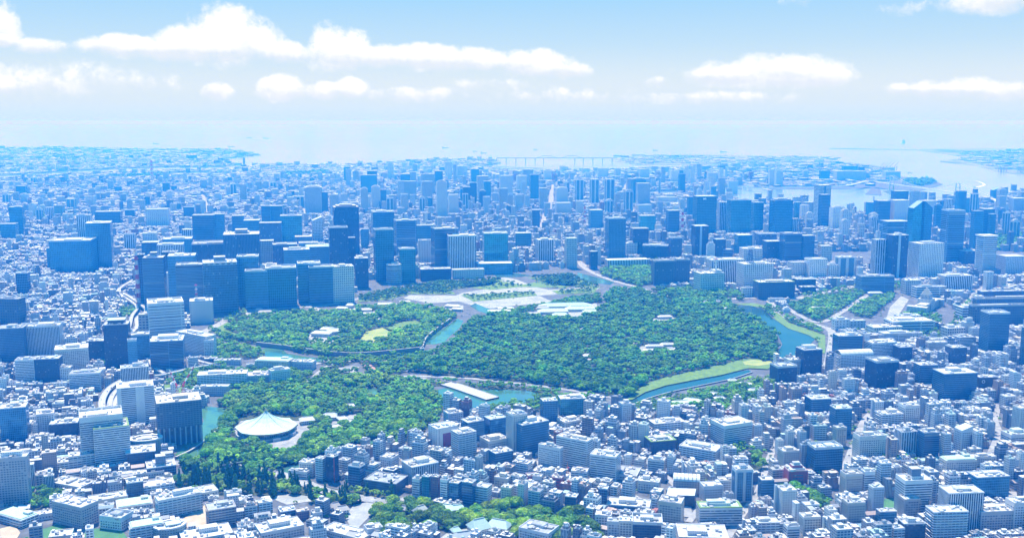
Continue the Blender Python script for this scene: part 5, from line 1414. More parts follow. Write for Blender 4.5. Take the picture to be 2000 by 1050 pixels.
def plain_bridge(pts, z, w, look, c=(.66, .68, .70), npier=6):
    P3 = [(*ground(u, v), z) for u, v in pts]; sm = smooth_path(P3, 5); root = empty('road_bridge', (0, 0, 0)); mb = MB(); strip(mb, sm, w / 2, -w / 2, 0, c)
    A, B = ribbon_pts(sm, w / 2), ribbon_pts(sm, -w / 2)
    for S in (A, B):
        for i in range(len(S) - 1): mb.face([(S[i][0], S[i][1], z - 3), (S[i+1][0], S[i+1][1], z - 3), (S[i+1][0], S[i+1][1], z + 1.5), (S[i][0], S[i][1], z + 1.5)], c)
    P_('deck', mb, 'plain', root)
    for k in range(npier): p = sm[int((k + .5) / npier * (len(sm) - 1))]; P_('pier', MB().box(p[0], p[1], -1, w * .3, w * .5, z - 2, 0, c), 'plain', root)
    u, v = pts[len(pts) // 2]; reg(root, look, 'road bridge', u, v, None, 'bridge')
plain_bridge([(300, 312), (330, 318), (345, 322)], 14, 30, 'far pale river', npier=4); plain_bridge([(380, 322), (430, 324), (440, 330)], 16, 30, 'long pale river', npier=8); plain_bridge([(960, 331), (1060, 333), (1125, 335)], 14, 28, 'thin harbour', npier=8)
plain_bridge([(936, 326), (1000, 329), (1060, 331)], 14, 26, 'slender canal', npier=8); plain_bridge([(1440, 358), (1470, 362), (1500, 370)], 16, 30, 'low island', npier=5); plain_bridge([(1530, 330), (1550, 341), (1564, 352)], 8, 60, 'wide pale island', npier=4)
plain_bridge([(1208, 380), (1200, 388), (1190, 398)], 12, 28, 'short canal', npier=3); plain_bridge([(880, 392), (905, 381), (935, 375)], 14, 24, 'curved canal', npier=4)
# masts and chimneys
def mast(u, vt, vb, r, look, cols=RW, n=9, anchor=None, name='radio_mast'):
    X, Y = ground(u, vb); h = top_z(Y, vt); root = empty(name, (X, Y, 0)); mb = MB(); lattice(mb, 0, 0, 0, h, r, cols, n); P_('lattice_shaft', mb, 'plain', root)
    core = MB()
    for k in range(n): core.bar((0, 0, h * k / n), (0, 0, h * (k + 1) / n), r * .38, cols[k % len(cols)], 6)
    P_('core', core, 'plain', root); P_('base', MB().box(0, 0, 0, r * 3, r * 3, 4, 0, (.5, .5, .5)), 'plain', root); P_('antenna_platform', MB().box(0, 0, h * .86, r * 2.0, r * 2.0, 2.5, 0, cols[0]), 'plain', root)
    reg(root, look, 'mast', u, (vt + vb) / 2, anchor, 'mast')
mast(271, 490, 600, 5.5, 'tall red and white lattice', anchor='the tall red and white mast at left', n=12); mast(297, 313, 347, 12, 'far red and white', n=9); mast(1142, 403, 442, 5, 'red and white')
mast(1332, 408, 480, 6, 'tall red and white', anchor='the red and white mast by the dark tower', n=12); mast(1647, 460, 486, 4, 'small red and white'); mast(583 + 0, 335, 352, 6, 'slender grey', [(.5, .55, .6)]); mast(1706, 383, 400, 4, 'slim rooftop-high', [(.4, .3, .5), (.6, .6, .7)])
def chimney(u, vt, vb, r, look, c=(.5, .56, .62)):
    X, Y = ground(u, vb); h = top_z(Y, vt); root = empty('chimney', (X, Y, 0)); P_('shaft', MB().bar((0, 0, 0), (0, 0, h), r, c, 10, r * .7), 'plain', root); P_('rim', MB().bar((0, 0, h - 4), (0, 0, h + .5), r * .85, (.7, .72, .74), 10), 'plain', root); P_('base', MB().box(0, 0, 0, r * 4, r * 4, 8, 0, (.55, .57, .6)), 'plain', root)
    reg(root, look, 'chimney', u, vt, None, 'chimney')
chimney(477, 307, 327, 16, 'tall slender grey', (.22, .32, .42)); chimney(1288, 347, 384, 9, 'slim blue', (.2, .34, .46)); chimney(1417, 325, 350, 10, 'pale')
# cranes
def crane(X, Y, z0, hmast, jib, az, el_, look, u, v, anchor=None, c=RW):
    root = empty('tower_crane', (X, Y, z0)); mb = MB(); lattice(mb, 0, 0, 0, hmast, 2.6, c, 5); P_('crane_mast', mb, 'plain', root); P_('cab', MB().box(1, 0, hmast, 4, 3.4, 3.6, az, (.75, .1, .1)), 'plain', root)
    e = np.array((cos(az) * cos(el_), sin(az) * cos(el_), sin(el_))) * jib; mb = MB()
    for k in range(6): mb.bar(tuple(e * k / 6 + (0, 0, hmast + 2)), tuple(e * (k + 1) / 6 + (0, 0, hmast + 2)), 1.5 - .14 * k, c[k % 2])
    P_('jib', mb, 'plain', root); P_('counterweight', MB().box(-6 * cos(az), -6 * sin(az), hmast, 5, 3, 3, az, (.5, .5, .52)), 'plain', root); P_('stay', MB().bar((-5 * cos(az), -5 * sin(az), hmast + 3), tuple(e * .9 + (0, 0, hmast + 2)), .18, (.3, .3, .3)), 'plain', root)
    reg(root, look, 'crane', u, v, anchor, 'crane')
HU = [h for h in HL if h['sty'] == 'U'][0]; x1, y1 = ground(346, 770, HU['h']); x2, y2 = ground(358, 768, HU['h'])
crane(x1, y1, HU['h'], 14, 34, R(140), R(50), 'red and white left-leaning', 335, 745); crane(x2, y2, HU['h'], 14, 44, R(35), R(55), 'red and white right-leaning', 370, 735, 'the taller crane above the moat')
X, Y = ground(1863, 515); crane(X, Y, 0, top_z(Y, 492), 75, R(30), R(60), 'distant red', 1868, 480, None, [(.7, .06, .2), (.7, .06, .2)])
X, Y = ground(1108, 930); crane(X, Y, 0, 12, 10, R(80), R(75), 'small orange', 1111, 915, None, [(.7, .25, .06), (.7, .25, .06)])
for i, u in enumerate((1722, 1728, 1734, 1741, 1749)):
    X, Y = ground(u, 333); root = empty('harbour_crane', (X, Y, 0)); c = (.55, .42, .55); mb = MB().bar((-12, 0, 0), (-12, 0, 50), 4, c).bar((12, 0, 0), (12, 0, 50), 4, c); P_('frame', mb, 'plain', root)
    P_('boom', MB().bar((-15, 0, 50), (30, 0, 96), 3.5, c), 'plain', root); tag(root, 'raised-boom harbour crane in the row on the far container pier', 'crane', 'cranes on the far container pier')
for i, u in enumerate((1952, 1958, 1963, 1990, 1996)):
    X, Y = ground(u, 336); root = empty('harbour_crane', (X, Y, 0)); c = (.55, .36, .46); mb = MB().bar((-12, 0, 0), (-12, 0, 45), 4, c).bar((12, 0, 0), (12, 0, 45), 4, c); P_('frame', mb, 'plain', root)
    P_('boom', MB().bar((-35, 0, 46), (25, 0, 46), 3.5, c), 'plain', root); tag(root, 'level-boom harbour crane at the right-hand quay across the bay', 'crane', 'cranes at the right-hand quay')
# raised expressway
EXN = ['raised expressway winding beside the glass towers at far left', 'raised slip road inside the expressway bend at far left', 'main raised expressway curving past the white tower', 'inner ramp curving beside the main expressway behind the white tower', 'innermost ramp of the loop nearest the white tower', 'straight raised road passing below the long annex', 'raised link road running between the dark cube and the banded tower']
for (pts, w), lb in zip(EXPRESS, EXN):
    Z = 11.0; sm = smooth_path([ground(u, v, Z) for u, v in pts], 7); root = empty('raised_expressway', (sm[0][0], sm[0][1], 0)); o3 = (sm[0][0], sm[0][1], 0)
    mb = MB(); strip(mb, sm, w / 2, -w / 2, Z, (.46, .46, .47)); strip(mb, sm, -w / 2, w / 2, Z - 1.6, (.3, .3, .3)); mb.build('deck', M['plain'], root, o3)
    for s in (-1, 1):
        S = ribbon_pts(sm, s * w / 2); mb = MB()
        for i in range(len(S) - 1): mb.face([(S[i][0], S[i][1], Z - 1.6), (S[i+1][0], S[i+1][1], Z - 1.6), (S[i+1][0], S[i+1][1], Z + 1.4), (S[i][0], S[i][1], Z + 1.4)], (.70, .71, .72))
        mb.build('side_wall', M['plain'], root, o3)
    mb = MB(); strip(mb, sm, .4, -.4, Z + .15, (.75, .75, .75)); mb.build('centre_line', M['plain'], root, o3)
    for p in sm[3::5]: MB().box(p[0], p[1], 0, 2.4, w * .6, Z - 1.6, 0, (.5, .5, .5)).build('pier', M['plain'], root, o3)
    tag(root, lb, 'expressway')
# cars: one kind with body, cabin and wheels, copied along the roads
CARS = []
def car_proto(c):
    root = empty('car'); P_('body', MB().box(0, 0, .35, 4.5, 1.8, .75, 0, c), 'plain', root); P_('cabin', MB().prism([(-1.5, -.8), (1.1, -.8), (1.1, .8), (-1.5, .8)], 1.1, 1.65, (.05, .07, .1), c, NOWIN, True, .8), 'plain', root)
    for sx in (-1.4, 1.4):
        for sy in (-.9, .9): P_('wheel', MB().bar((sx, sy - .1, .33), (sx, sy + .1, .33), .33, (.03, .03, .03), 8), 'plain', root)
    return root
PROTO = [car_proto(c) for c in ((.85, .85, .85), (.05, .05, .06), (.55, .57, .6), (.80, .80, .82), (.12, .2, .42), (.5, .06, .06))]
used_p = set()
def put_car(x, y, z, a, lb, grp):
    k = int(rng.choice(6, p=[.35, .2, .2, .15, .06, .04])); src = PROTO[k]
    if k not in used_p: used_p.add(k); r = src
    else:
        r = src.copy(); COL.objects.link(r)
        for ch in src.children: c = ch.copy(); COL.objects.link(c); c.parent = r
    r.location = (x, y, z); r.rotation_euler = (0, 0, a); tag(r, None, 'car', grp); u, v = pix(x, y, z)
    THINGS.append((r, ('white', 'black', 'grey', 'silver', 'dark blue', 'red')[k], 'car on the ' + ('expressway' if z > 5 else 'street'), u, v, None))
def cars_on(sm, w, z, gap, lb, grp):
    P = np.array(sm)[:, :2]; seg = np.hypot(*np.diff(P, axis=0).T); cum = np.concatenate([[0], np.cumsum(seg)]); s = gap
    while s < cum[-1] - 5:
        i = int(np.searchsorted(cum, s)) - 1; t = (s - cum[i]) / seg[i]; p = P[i] + (P[i + 1] - P[i]) * t; d = (P[i + 1] - P[i]) / seg[i]; off = rng.choice([-.3, -.12, .12, .3]) * w
        put_car(p[0] - d[1] * off, p[1] + d[0] * off, z, math.atan2(d[1], d[0]) + (pi if off > 0 else 0), lb, grp); s += gap * rng.uniform(.5, 1.8)
for (pts, w), lb in zip(EXPRESS, EXN): cars_on(smooth_path([ground(u, v, 11) for u, v in pts], 5), w, 11.02, 42, 'small car driving on the raised expressway at left', 'cars on the raised expressway')
for (path, w), (pts, w_, m_), i in zip(ROADW, ROADS, range(99)):
    if pts[0][1] > 500: cars_on(path, w, .86 + .02 * i, 50, 'small car on the broad street-level roads around the palace and blocks', 'cars on the street-level roads')
for k, p_ in enumerate(PROTO):
    if k not in used_p:
        for ch in list(p_.children): bpy.data.objects.remove(ch)
        bpy.data.objects.remove(p_)
# ships far out and a boat with its wake
def ship(u, v, L, look, kind='ship'):
    if L > 60: L *= .6
    X, Y = ground(u, v, -2); root = empty('cargo_ship' if L > 60 else 'boat', (X, Y, -2), rng.uniform(-.3, .3)); b = L * .09
    P_('hull', MB().prism([(-L / 2, -b), (L * .35, -b), (L / 2, 0), (L * .35, b), (-L / 2, b)], 0, L * .08, (.5, .56, .62) if L > 60 else (.8, .8, .8), (.6, .62, .65)), 'plain', root); P_('deckhouse', MB().box(-L * .36, 0, L * .08, L * .12, b * 1.6, L * .13, 0, (.75, .77, .8)), 'plain', root)
    reg(root, look, kind, u, v, None, kind)
for (u, v, L, lk) in ((305, 281, 260, 'far faint'), (520, 270.5, 330, 'faint long'), (452, 287, 240, 'dark low'), (870, 289, 230, 'blue-grey'), (945, 299, 180, 'thin'), (1046, 292, 150, 'upright grey'), (1280, 294, 170, 'tiny far'), (1413, 297, 230, 'masted'), (928, 296, 150, 'small pale'), (487, 269, 300, 'hazy'), (1777, 338, 90, 'dark')): ship(u, v, L, lk)
ship(1906, 366, 40, 'white speeding', 'boat')
X, Y = ground(1763, 279, -2); root = empty('sea_tower', (X, Y, -2)); P_('shaft', MB().bar((0, 0, 0), (0, 0, 75), 60, (.75, .77, .8), 12, 25), 'plain', root); P_('fin', MB().bar((40, 0, 0), (20, 0, 95), 26, (.6, .68, .75), 8, 10), 'plain', root); reg(root, 'pale cone-shaped', 'sea tower', 1763, 276, None, 'tower')
wk = smooth_path([ground(u, v, -2) for u, v in ((1845, 350), (1880, 351), (1905, 353), (1920, 358), (1921, 362), (1906, 366))], 8); mb = MB()
for i in range(len(wk) - 1): q = i / len(wk); strip(mb, wk[i:i + 2], 3 + 14 * q ** 2, -3 - 14 * q ** 2, -1.6, (.85, .88, .9))
struct(mb.build('wake', M['foam']))
# memorial gate, lake causeway, stone moat walls
def torii():
    X, Y = ground(455, 935); s = scale_at(Y); root = empty('shrine_gate', (X, Y, 0), R(30)); c = (.06, .09, .13); W = 25; h = 24
    for sx in (-1, 1): P_('pillar', MB().bar((sx * W * .36, 0, 0), (sx * W * .34, 0, h), 1.3, c, 10), 'plain', root)
    P_('top_beam', MB().box(0, 0, h, W * 1.25, 2.4, 2.0, 0, c), 'plain', root); P_('tie_beam', MB().box(0, 0, h - 5, W * .95, 1.6, 1.5, 0, c), 'plain', root); reg(root, 'dark steel', 'shrine gate', 455, 918, 'the dark shrine gate', 'gate')
torii()
X, Y = ground(915, 765); cw = smooth_path([ground(u, v) for u, v in ((872, 750), (895, 757), (930, 769), (962, 780))], 6); root = empty('causeway', (cw[0][0], cw[0][1], 0)); mb = MB(); strip(mb, cw, 17, -17, 3.2, (.50, .48, .47))
for s in (17, -17):
    S = ribbon_pts(cw, s)
    for i in range(len(S) - 1): mb.face([(S[i][0], S[i][1], -.5), (S[i+1][0], S[i+1][1], -.5), (S[i+1][0], S[i+1][1], 3.2), (S[i][0], S[i][1], 3.2)], (.25, .27, .3))
mb.build('deck', M['plain'], root, (cw[0][0], cw[0][1], 0))
for s in (16.5, -16.5):
    mb = MB(); strip(mb, cw, s + .4, s - .4, 4.2, (.4, .42, .45)); mb.build('railing', M['plain'], root, (cw[0][0], cw[0][1], 0))
tag(root, 'grey causeway crossing the green pond', 'causeway'); SPECIAL_FOOT.append((*ground(915, 765), 70, 20, R(-55)))
def bank(pts, h, look, thick=3.0):
    P = smooth_path([ground(u, v) for u, v in pts], 5); root = empty('stone_wall', (P[0][0], P[0][1], 0)); o3 = (P[0][0], P[0][1], 0); mb = MB()
    A, B = ribbon_pts(P, 0), ribbon_pts(P, thick)
    for S, z0, z1 in ((A, -.5, h), (B, -.5, h)):
        for i in range(len(S) - 1): mb.face([(S[i][0], S[i][1], z0), (S[i+1][0], S[i+1][1], z0), (S[i+1][0], S[i+1][1], z1), (S[i][0], S[i][1], z1)], (.2, .22, .23))
    strip(mb, P, thick, 0, h, (.32, .34, .33)); mb.build('wall_face', M['plain'], root, o3)
    m2 = MB(); strip(m2, P, thick + .3, -.3, h + .4, (.45, .46, .45)); m2.build('coping', M['plain'], root, o3); tag(root, look, 'wall')
bank([(500, 676), (560, 683), (640, 694), (700, 697), (765, 692), (820, 686)], 11, 'long dark stone wall below the east garden trees'); bank([(826, 684), (835, 664), (858, 644), (880, 628)], 10, 'dark stone wall along the weedy inner moat')
bank([(1234, 792), (1262, 781), (1310, 767), (1370, 754), (1430, 741), (1470, 728)], 2.5, 'low stone wall edging the grassy moat bank', 1.5); bank([(345, 896), (378, 880), (408, 858), (432, 834), (450, 806)], 4, 'stone wall along the moat beside the domed hall')
# ------------------------------------------------------------------ the rest of the city
def box_poly(a, b, c, d): return [(a, b), (c, b), (c, d), (a, d)]
LB = [(560, 900), (1330, 1120), (1330, 900), (1500, 790), (1480, 760), (900, 780)]
low_left = box_poly(-100, 750, 560, 1120)
fills = []
fills.append(zone_fill('A', R(22), 1180, 2050, (62, 34), 6.5, (15, 15), .97, [(-100, 760), (470, 760), (560, 900), (640, 1120), (-100, 1120)], hn(9, 27, .07, (28, 42))))
fills.append(zone_fill('A', R(-26), 1180, 2050, (58, 34), 6.0, (14, 15), .97, [(560, 905), (640, 1120), (1330, 1120), (1345, 900), (1480, 775), (900, 775)], hn(10, 38, .13, (34, 48))))
fills.append(zone_fill('A', R(9), 1180, 2350, (64, 36), 6.5, (15, 16), .97, [(1330, 1120), (1345, 900), (1480, 780), (1520, 700), (2150, 680), (2150, 1120)], hn(9, 40, .14, (36, 54))))
fills.append(zone_fill('B', R(18), 2000, 3800, (70, 44), 8, (17, 18), .96, [(-100, 520), (430, 520), (380, 640), (440, 762), (-100, 762)], hn(12, 34, .06, (36, 60))))
fills.append(zone_fill('B', R(10), 2200, 3800, (74, 48), 9, (19, 20), .96, [(1560, 520), (2150, 520), (2150, 700), (1500, 700), (1500, 620)], hn(10, 34, .08, (36, 60))))
fills.append(zone_fill('B', R(13), 3100, 4600, (70, 44), 9, (20, 20), .92, [(400, 460), (1600, 460), (1600, 585), (1290, 562), (1200, 515), (930, 538), (700, 548), (690, 585), (400, 585)], hn(18, 48, .10, (50, 85))))
fills.append(zone_fill('C', R(24), 3500, 5600, (80, 48), 10, (20, 21), .93, [(-100, 430), (520, 430), (440, 525), (-100, 525)], hn(10, 36, .04, (40, 70))))
fills.append(zone_fill('C', R(12), 4300, 6200, (84, 50), 11, (21, 22), .93, [(500, 410), (2150, 410), (2150, 530), (420, 530)], hn(12, 42, .07, (45, 85))))
fills.append(zone_fill('D', R(30), 5500, 9800, (110, 64), 14, (27, 28), .92, [(-100, 350), (860, 350), (860, 440), (-100, 440)], hn(8, 34, .03, (40, 75))))
fills.append(zone_fill('D', R(5), 6000, 9800, (110, 64), 14, (28, 28), .9, [(860, 345), (2150, 345), (2150, 415), (860, 415)], hn(10, 40, .06, (45, 100))))
fills.append(zone_fill('E', R(40), 9500, 15000, (190, 110), 26, (46, 46), .82, [(-100, 300), (990, 300), (990, 355), (-100, 355)], hn(7, 26, .03, (35, 60))))
fills.append(zone_fill('F', R(40), 14500, 23000, (340, 200), 60, (90, 90), .6, [(-100, 280), (520, 280), (520, 326), (-100, 326)], hn(8, 30, .05, (40, 60))))
_sv = MAIN; MAIN = gpoly([(-100, 280), (2200, 280), (2200, 372), (-100, 372)])
isl = zone_fill('F', R(15), 8000, 13000, (170, 110), 40, (52, 52), .55, [(1010, 336), (1480, 322), (1570, 318), (1640, 318), (1690, 326), (1745, 334), (1755, 347), (1700, 364), (1500, 366), (1460, 361), (1010, 372)], hn(7, 30, .05, (40, 60)))
isl2 = zone_fill('F', R(15), 12000, 16500, (300, 160), 60, (80, 60), .22, [(1200, 303), (1640, 306), (1640, 318), (1220, 320)], hn(5, 16, 0))
hned = zone_fill('F', R(15), 10000, 22000, (300, 160), 60, (100, 70), .35, [(1880, 296), (2100, 290), (2100, 342), (1990, 338), (1880, 314)], hn(6, 25, .05, (30, 45)))
MAIN = _sv
# which of the near ones are things of their own: those that show largest
cand = []
for fi, f in enumerate(fills[:5]):
    for i in range(len(f.x)):
        wpx = (f.w[i] + f.d[i]) / f.y[i] * FPX; hpx = f.h[i] / f.y[i] * FPX
        if -15 < f.u[i] < 2015 and f.v[i] - hpx < 1052: cand.append((wpx * (hpx + wpx * .3), fi, i))
cand.sort(reverse=True)
kinds = {}
def kind_of(f, i):
    if f.h[i] < 12.5: return 'house'
    return 'apartment' if f.pi[i] in (3, 7, 1) else 'office'
quota = {'house': 150, 'apartment': 250, 'office': 130}; chosen = {}
for a, fi, i in cand:
    k = kind_of(fills[fi], i)
    if quota[k] > 0: quota[k] -= 1; chosen[(fi, i)] = k
LOOKW = ['off-white','light grey','grey','cream','pale blue-grey','white','mid-grey','tan','slate','lilac-grey','dark slate','brown','near-black','brick-red','pale aqua','peach']
ROOFL = ['white roof','pale grey roof','grey roof','cream roof','dark grey roof','bright roof','green-grey roof','green roof','charcoal roof','rust roof']
def thing_building(f, i, k):
    nm = {'house': 'house', 'apartment': 'apartment_building', 'office': 'office_building'}[k]
    w, d, h = f.w[i], f.d[i], f.h[i]; root = local_root(nm, f.x[i], f.y[i], f.th)
    wc = tuple(WALLS[f.wi[i]] * f.jit[i]); rc = tuple(ROOFS[f.ri[i]]); par = PARS[f.pi[i]]
    par0 = par if k != 'apartment' else (5.5, .8, .42)
    body = MB(); setb = rng.random() < .3 and h > 14
    if setb: h1 = h - 3.6 * rng.integers(1, 3); body.box(0, 0, 0, w, d, h1, 0, wc, rc, par0).box(0, d * .1, h1, w * .72, d * .7, h - h1, 0, wc, rc, par0)
    else: h1 = h; body.box(0, 0, 0, w, d, h, 0, wc, rc, par0)
    P_('wall', body, 'facade', root)
    lite = tuple(np.clip(np.array(wc) * 1.06, 0, .88))
    feat = None
    if k == 'house' and rng.random() < .45:     # pitched roof
        hw, hd = w / 2 + .5, d / 2 + .5; r = 2.6; mb = MB(); rcl = tuple(np.array([(.30, .33, .38), (.45, .35, .32), (.25, .38, .45), (.5, .52, .55)][rng.integers(4)]))
        mb.face([(-hw, -hd, h), (hw, -hd, h), (hw, 0, h + r), (-hw, 0, h + r)], rcl); mb.face([(hw, hd, h), (-hw, hd, h), (-hw, 0, h + r), (hw, 0, h + r)], rcl)
        mb.face([(-hw, hd, h), (-hw, -hd, h), (-hw, 0, h + r)], wc); mb.face([(hw, -hd, h), (hw, hd, h), (hw, 0, h + r)], wc); P_('roof', mb, 'plain', root); feat = 'pitched roof'
    else:
        rt = P_('roof', MB().box(0, d * .1 if setb else 0, h + .01, (w * .72 if setb else w) - .2, (d * .7 if setb else d) - .2, .3, 0, lite, rc), 'facade', root); t = .35; mb = MB()
        for (lx, ly, bw, bd) in ((0, d / 2 - t / 2, w, t), (0, -d / 2 + t / 2, w, t), (w / 2 - t / 2, 0, t, d - 2 * t), (-w / 2 + t / 2, 0, t, d - 2 * t)): mb.box(lx, ly, h1 - .02, bw, bd, 1.1, 0, lite)
        P_('parapet', mb, 'plain', rt)
        pw, pd = min(w, d) * rng.uniform(.25, .45), min(w, d) * rng.uniform(.25, .45); z = h
        pm = MB().box(w * rng.uniform(-.15, .15), d * rng.uniform(-.05, .2), z + .3, pw, pd, rng.uniform(2.8, 5.2), 0, wc, rc, (3, .2, .3)); P_('stair_box', pm, 'facade', rt)
        for _ in range(rng.integers(3, 7)):
            q = rng.uniform(1.0, 2.8); g = rng.uniform(.35, .85); c4 = (g, g * 1.02, g * 1.05)
            P_('roof_unit', MB().box(w * rng.uniform(-.28, .28), d * rng.uniform(-.2, .3), h + .3, q, q * rng.uniform(.7, 1.6), rng.uniform(1., 2.3), 0, c4), 'plain', rt)
        if rng.random() < .22: P_('water_tank', MB().bar((w * .2, d * .2, h), (w * .2, d * .2, h + 3.2), 1.5, (.75, .76, .76), 10), 'plain', rt)
        if rng.random() < .12 and h > 20: P_('stair_tower', MB().box(-w / 2 - 1.2, d * .1, 0, 2.8, 4.5, h + 3, 0, lite, rc), 'plain', root)
    if k == 'apartment' and f.y[i] < 1750:
        for fl in range(1, min(int(h1 / 3.6), 14)):
            P_('balcony', MB().box(0, -d / 2 - .5, 3.6 * fl - .3, w * .92, 1.0, 1.05, 0, lite), 'plain', root)
    cat = {'house': 'house', 'apartment': 'apartment building', 'office': 'office building'}[k]
    tag(root, None, cat, {'house': 'small houses between the blocks', 'apartment': 'apartment blocks of the dense district', 'office': 'office blocks of the dense district'}[k])
    u, v = pix(f.x[i], f.y[i], h * .6)
    THINGS.append((root, LOOKW[f.wi[i]], {'house': 'house', 'apartment': 'apartment block', 'office': 'office block'}[k] + (' with ' + ROOFL[f.ri[i]] if not feat else ' with pitched roof'), u, v, None))
for (fi, i), k in chosen.items(): thing_building(fills[fi], i, k)
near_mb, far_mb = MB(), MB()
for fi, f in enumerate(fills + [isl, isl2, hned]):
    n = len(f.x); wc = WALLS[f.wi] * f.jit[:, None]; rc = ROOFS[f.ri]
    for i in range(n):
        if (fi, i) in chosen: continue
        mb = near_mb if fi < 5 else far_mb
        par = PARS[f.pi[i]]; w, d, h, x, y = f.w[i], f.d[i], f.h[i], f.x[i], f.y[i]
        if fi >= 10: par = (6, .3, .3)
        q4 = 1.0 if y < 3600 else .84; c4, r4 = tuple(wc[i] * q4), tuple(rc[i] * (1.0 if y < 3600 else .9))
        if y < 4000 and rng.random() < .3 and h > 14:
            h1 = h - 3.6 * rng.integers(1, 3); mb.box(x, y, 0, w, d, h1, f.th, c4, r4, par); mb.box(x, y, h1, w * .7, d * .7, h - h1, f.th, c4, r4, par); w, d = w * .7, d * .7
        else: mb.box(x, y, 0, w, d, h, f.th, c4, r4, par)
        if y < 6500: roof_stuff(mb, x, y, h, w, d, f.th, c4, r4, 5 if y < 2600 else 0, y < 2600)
print('fill', [len(f.x) for f in fills], len(isl.x), 'things', len(chosen))
tag(near_mb.build('close_set_city', M['facade']), 'dense low and mid-rise blocks packed between the individual buildings nearer the camera', 'city blocks', None, 'stuff')
tag(far_mb.build('far_city', M['facade']), 'hazy sprawl of pale low buildings reaching to the bay', 'city sprawl', None, 'stuff')
# ------------------------------------------------------------------ trees
def ico():
    t = (1 + 5 ** .5) / 2
    v = np.array([(-1, t, 0), (1, t, 0), (-1, -t, 0), (1, -t, 0), (0, -1, t), (0, 1, t), (0, -1, -t), (0, 1, -t), (t, 0, -1), (t, 0, 1), (-t, 0, -1), (-t, 0, 1)]) / math.hypot(1, t)
    f = np.array([(0, 11, 5), (0, 5, 1), (0, 1, 7), (0, 7, 10), (0, 10, 11), (1, 5, 9), (5, 11, 4), (11, 10, 2), (10, 7, 6), (7, 1, 8), (3, 9, 4), (3, 4, 2), (3, 2, 6), (3, 6, 8), (3, 8, 9), (4, 9, 5), (2, 4, 11), (6, 2, 10), (8, 6, 7), (9, 8, 1)])
    return v, f
IV, IF = ico()
def sub(v, f):
    V = list(map(tuple, v)); mid = {}; F = []
    def m(a, b):
        k = (min(a, b), max(a, b))
        if k not in mid: p = (np.array(V[a]) + V[b]) / 2; V.append(tuple(p / np.linalg.norm(p))); mid[k] = len(V) - 1
        return mid[k]
    for a, b, c in f: x, y, z = m(a, b), m(b, c), m(c, a); F += [(a, x, z), (x, b, y), (z, y, c), (x, y, z)]
    return np.array(V), np.array(F)
IV2, IF2 = sub(IV, IF)
def crown_proto(r, lobes, fine, shape='round', cards=0):
    """unit crown: centre of base at z 0, radius 1; returns verts, triangles, tone per triangle"""
    V, F, T = [], [], []; n = 0
    for k in range(lobes):
        a = r.uniform(0, 2 * pi)
        if shape == 'cone': z = (k + .5) / lobes; rad = (1 - z) * .62 + .05; p = np.array([cos(a) * rad * .6, sin(a) * rad * .6, z * 2.6]); s = (.20 + .3 * (1 - z)) * np.array([1, 1, 1.2])
        else:
            el_ = math.asin(r.uniform(.0, 1)); q = r.uniform(.55, .78); p = np.array([cos(a) * cos(el_) * q, sin(a) * cos(el_) * q, .42 + sin(el_) * q * .72]); s = r.uniform(.26, .44) * np.array([1, 1, r.uniform(.65, .9)])
        iv, if_ = (IV2, IF2) if fine else (IV, IF)
        rot = r.normal(size=(3, 3)); rot, _ = np.linalg.qr(rot); v = (iv @ rot.T) * (1 + r.uniform(-.28, .28, (len(iv), 1))) * s + p
        V.append(v); F.append(if_ + n); n += len(iv); T.append(np.full(len(if_), r.uniform(.75, 1.2)) * r.uniform(.85, 1.15, len(if_)))
    if cards:
        al, el_ = r.uniform(0, 2 * pi, cards), np.arcsin(r.uniform(-.15, 1, cards)); q = r.uniform(.85, 1.12, cards)
        if shape == 'cone': zz = r.uniform(0, 1, cards) ** 1.2; c = np.stack([np.cos(al) * (1 - zz) * .75, np.sin(al) * (1 - zz) * .75, zz * 2.75], 1)
        else: c = np.stack([np.cos(al) * np.cos(el_) * q, np.sin(al) * np.cos(el_) * q, .42 + np.sin(el_) * q * .78], 1)
        d3 = r.normal(size=(cards, 3, 3)) * .055; V.append((c[:, None] + d3).reshape(-1, 3)); F.append(np.arange(cards * 3).reshape(-1, 3) + n); T.append(r.uniform(.7, 1.35, cards))
    return np.concatenate(V), np.concatenate(F), np.concatenate(T)
trg = np.random.default_rng(11)
LOW = [crown_proto(trg, 11, False) for _ in range(8)]; LOWC = [crown_proto(trg, 8, False, 'cone') for _ in range(3)]
TONE = {'dark': (.095, .275, .028), 'mid': (.135, .340, .028), 'bright': (.14, .32, .028), 'pine': (.050, .16, .035), 'mixed': (.09, .25, .03)}
treepos = []      # x, y, radius, trunk height, kind, tone jitter
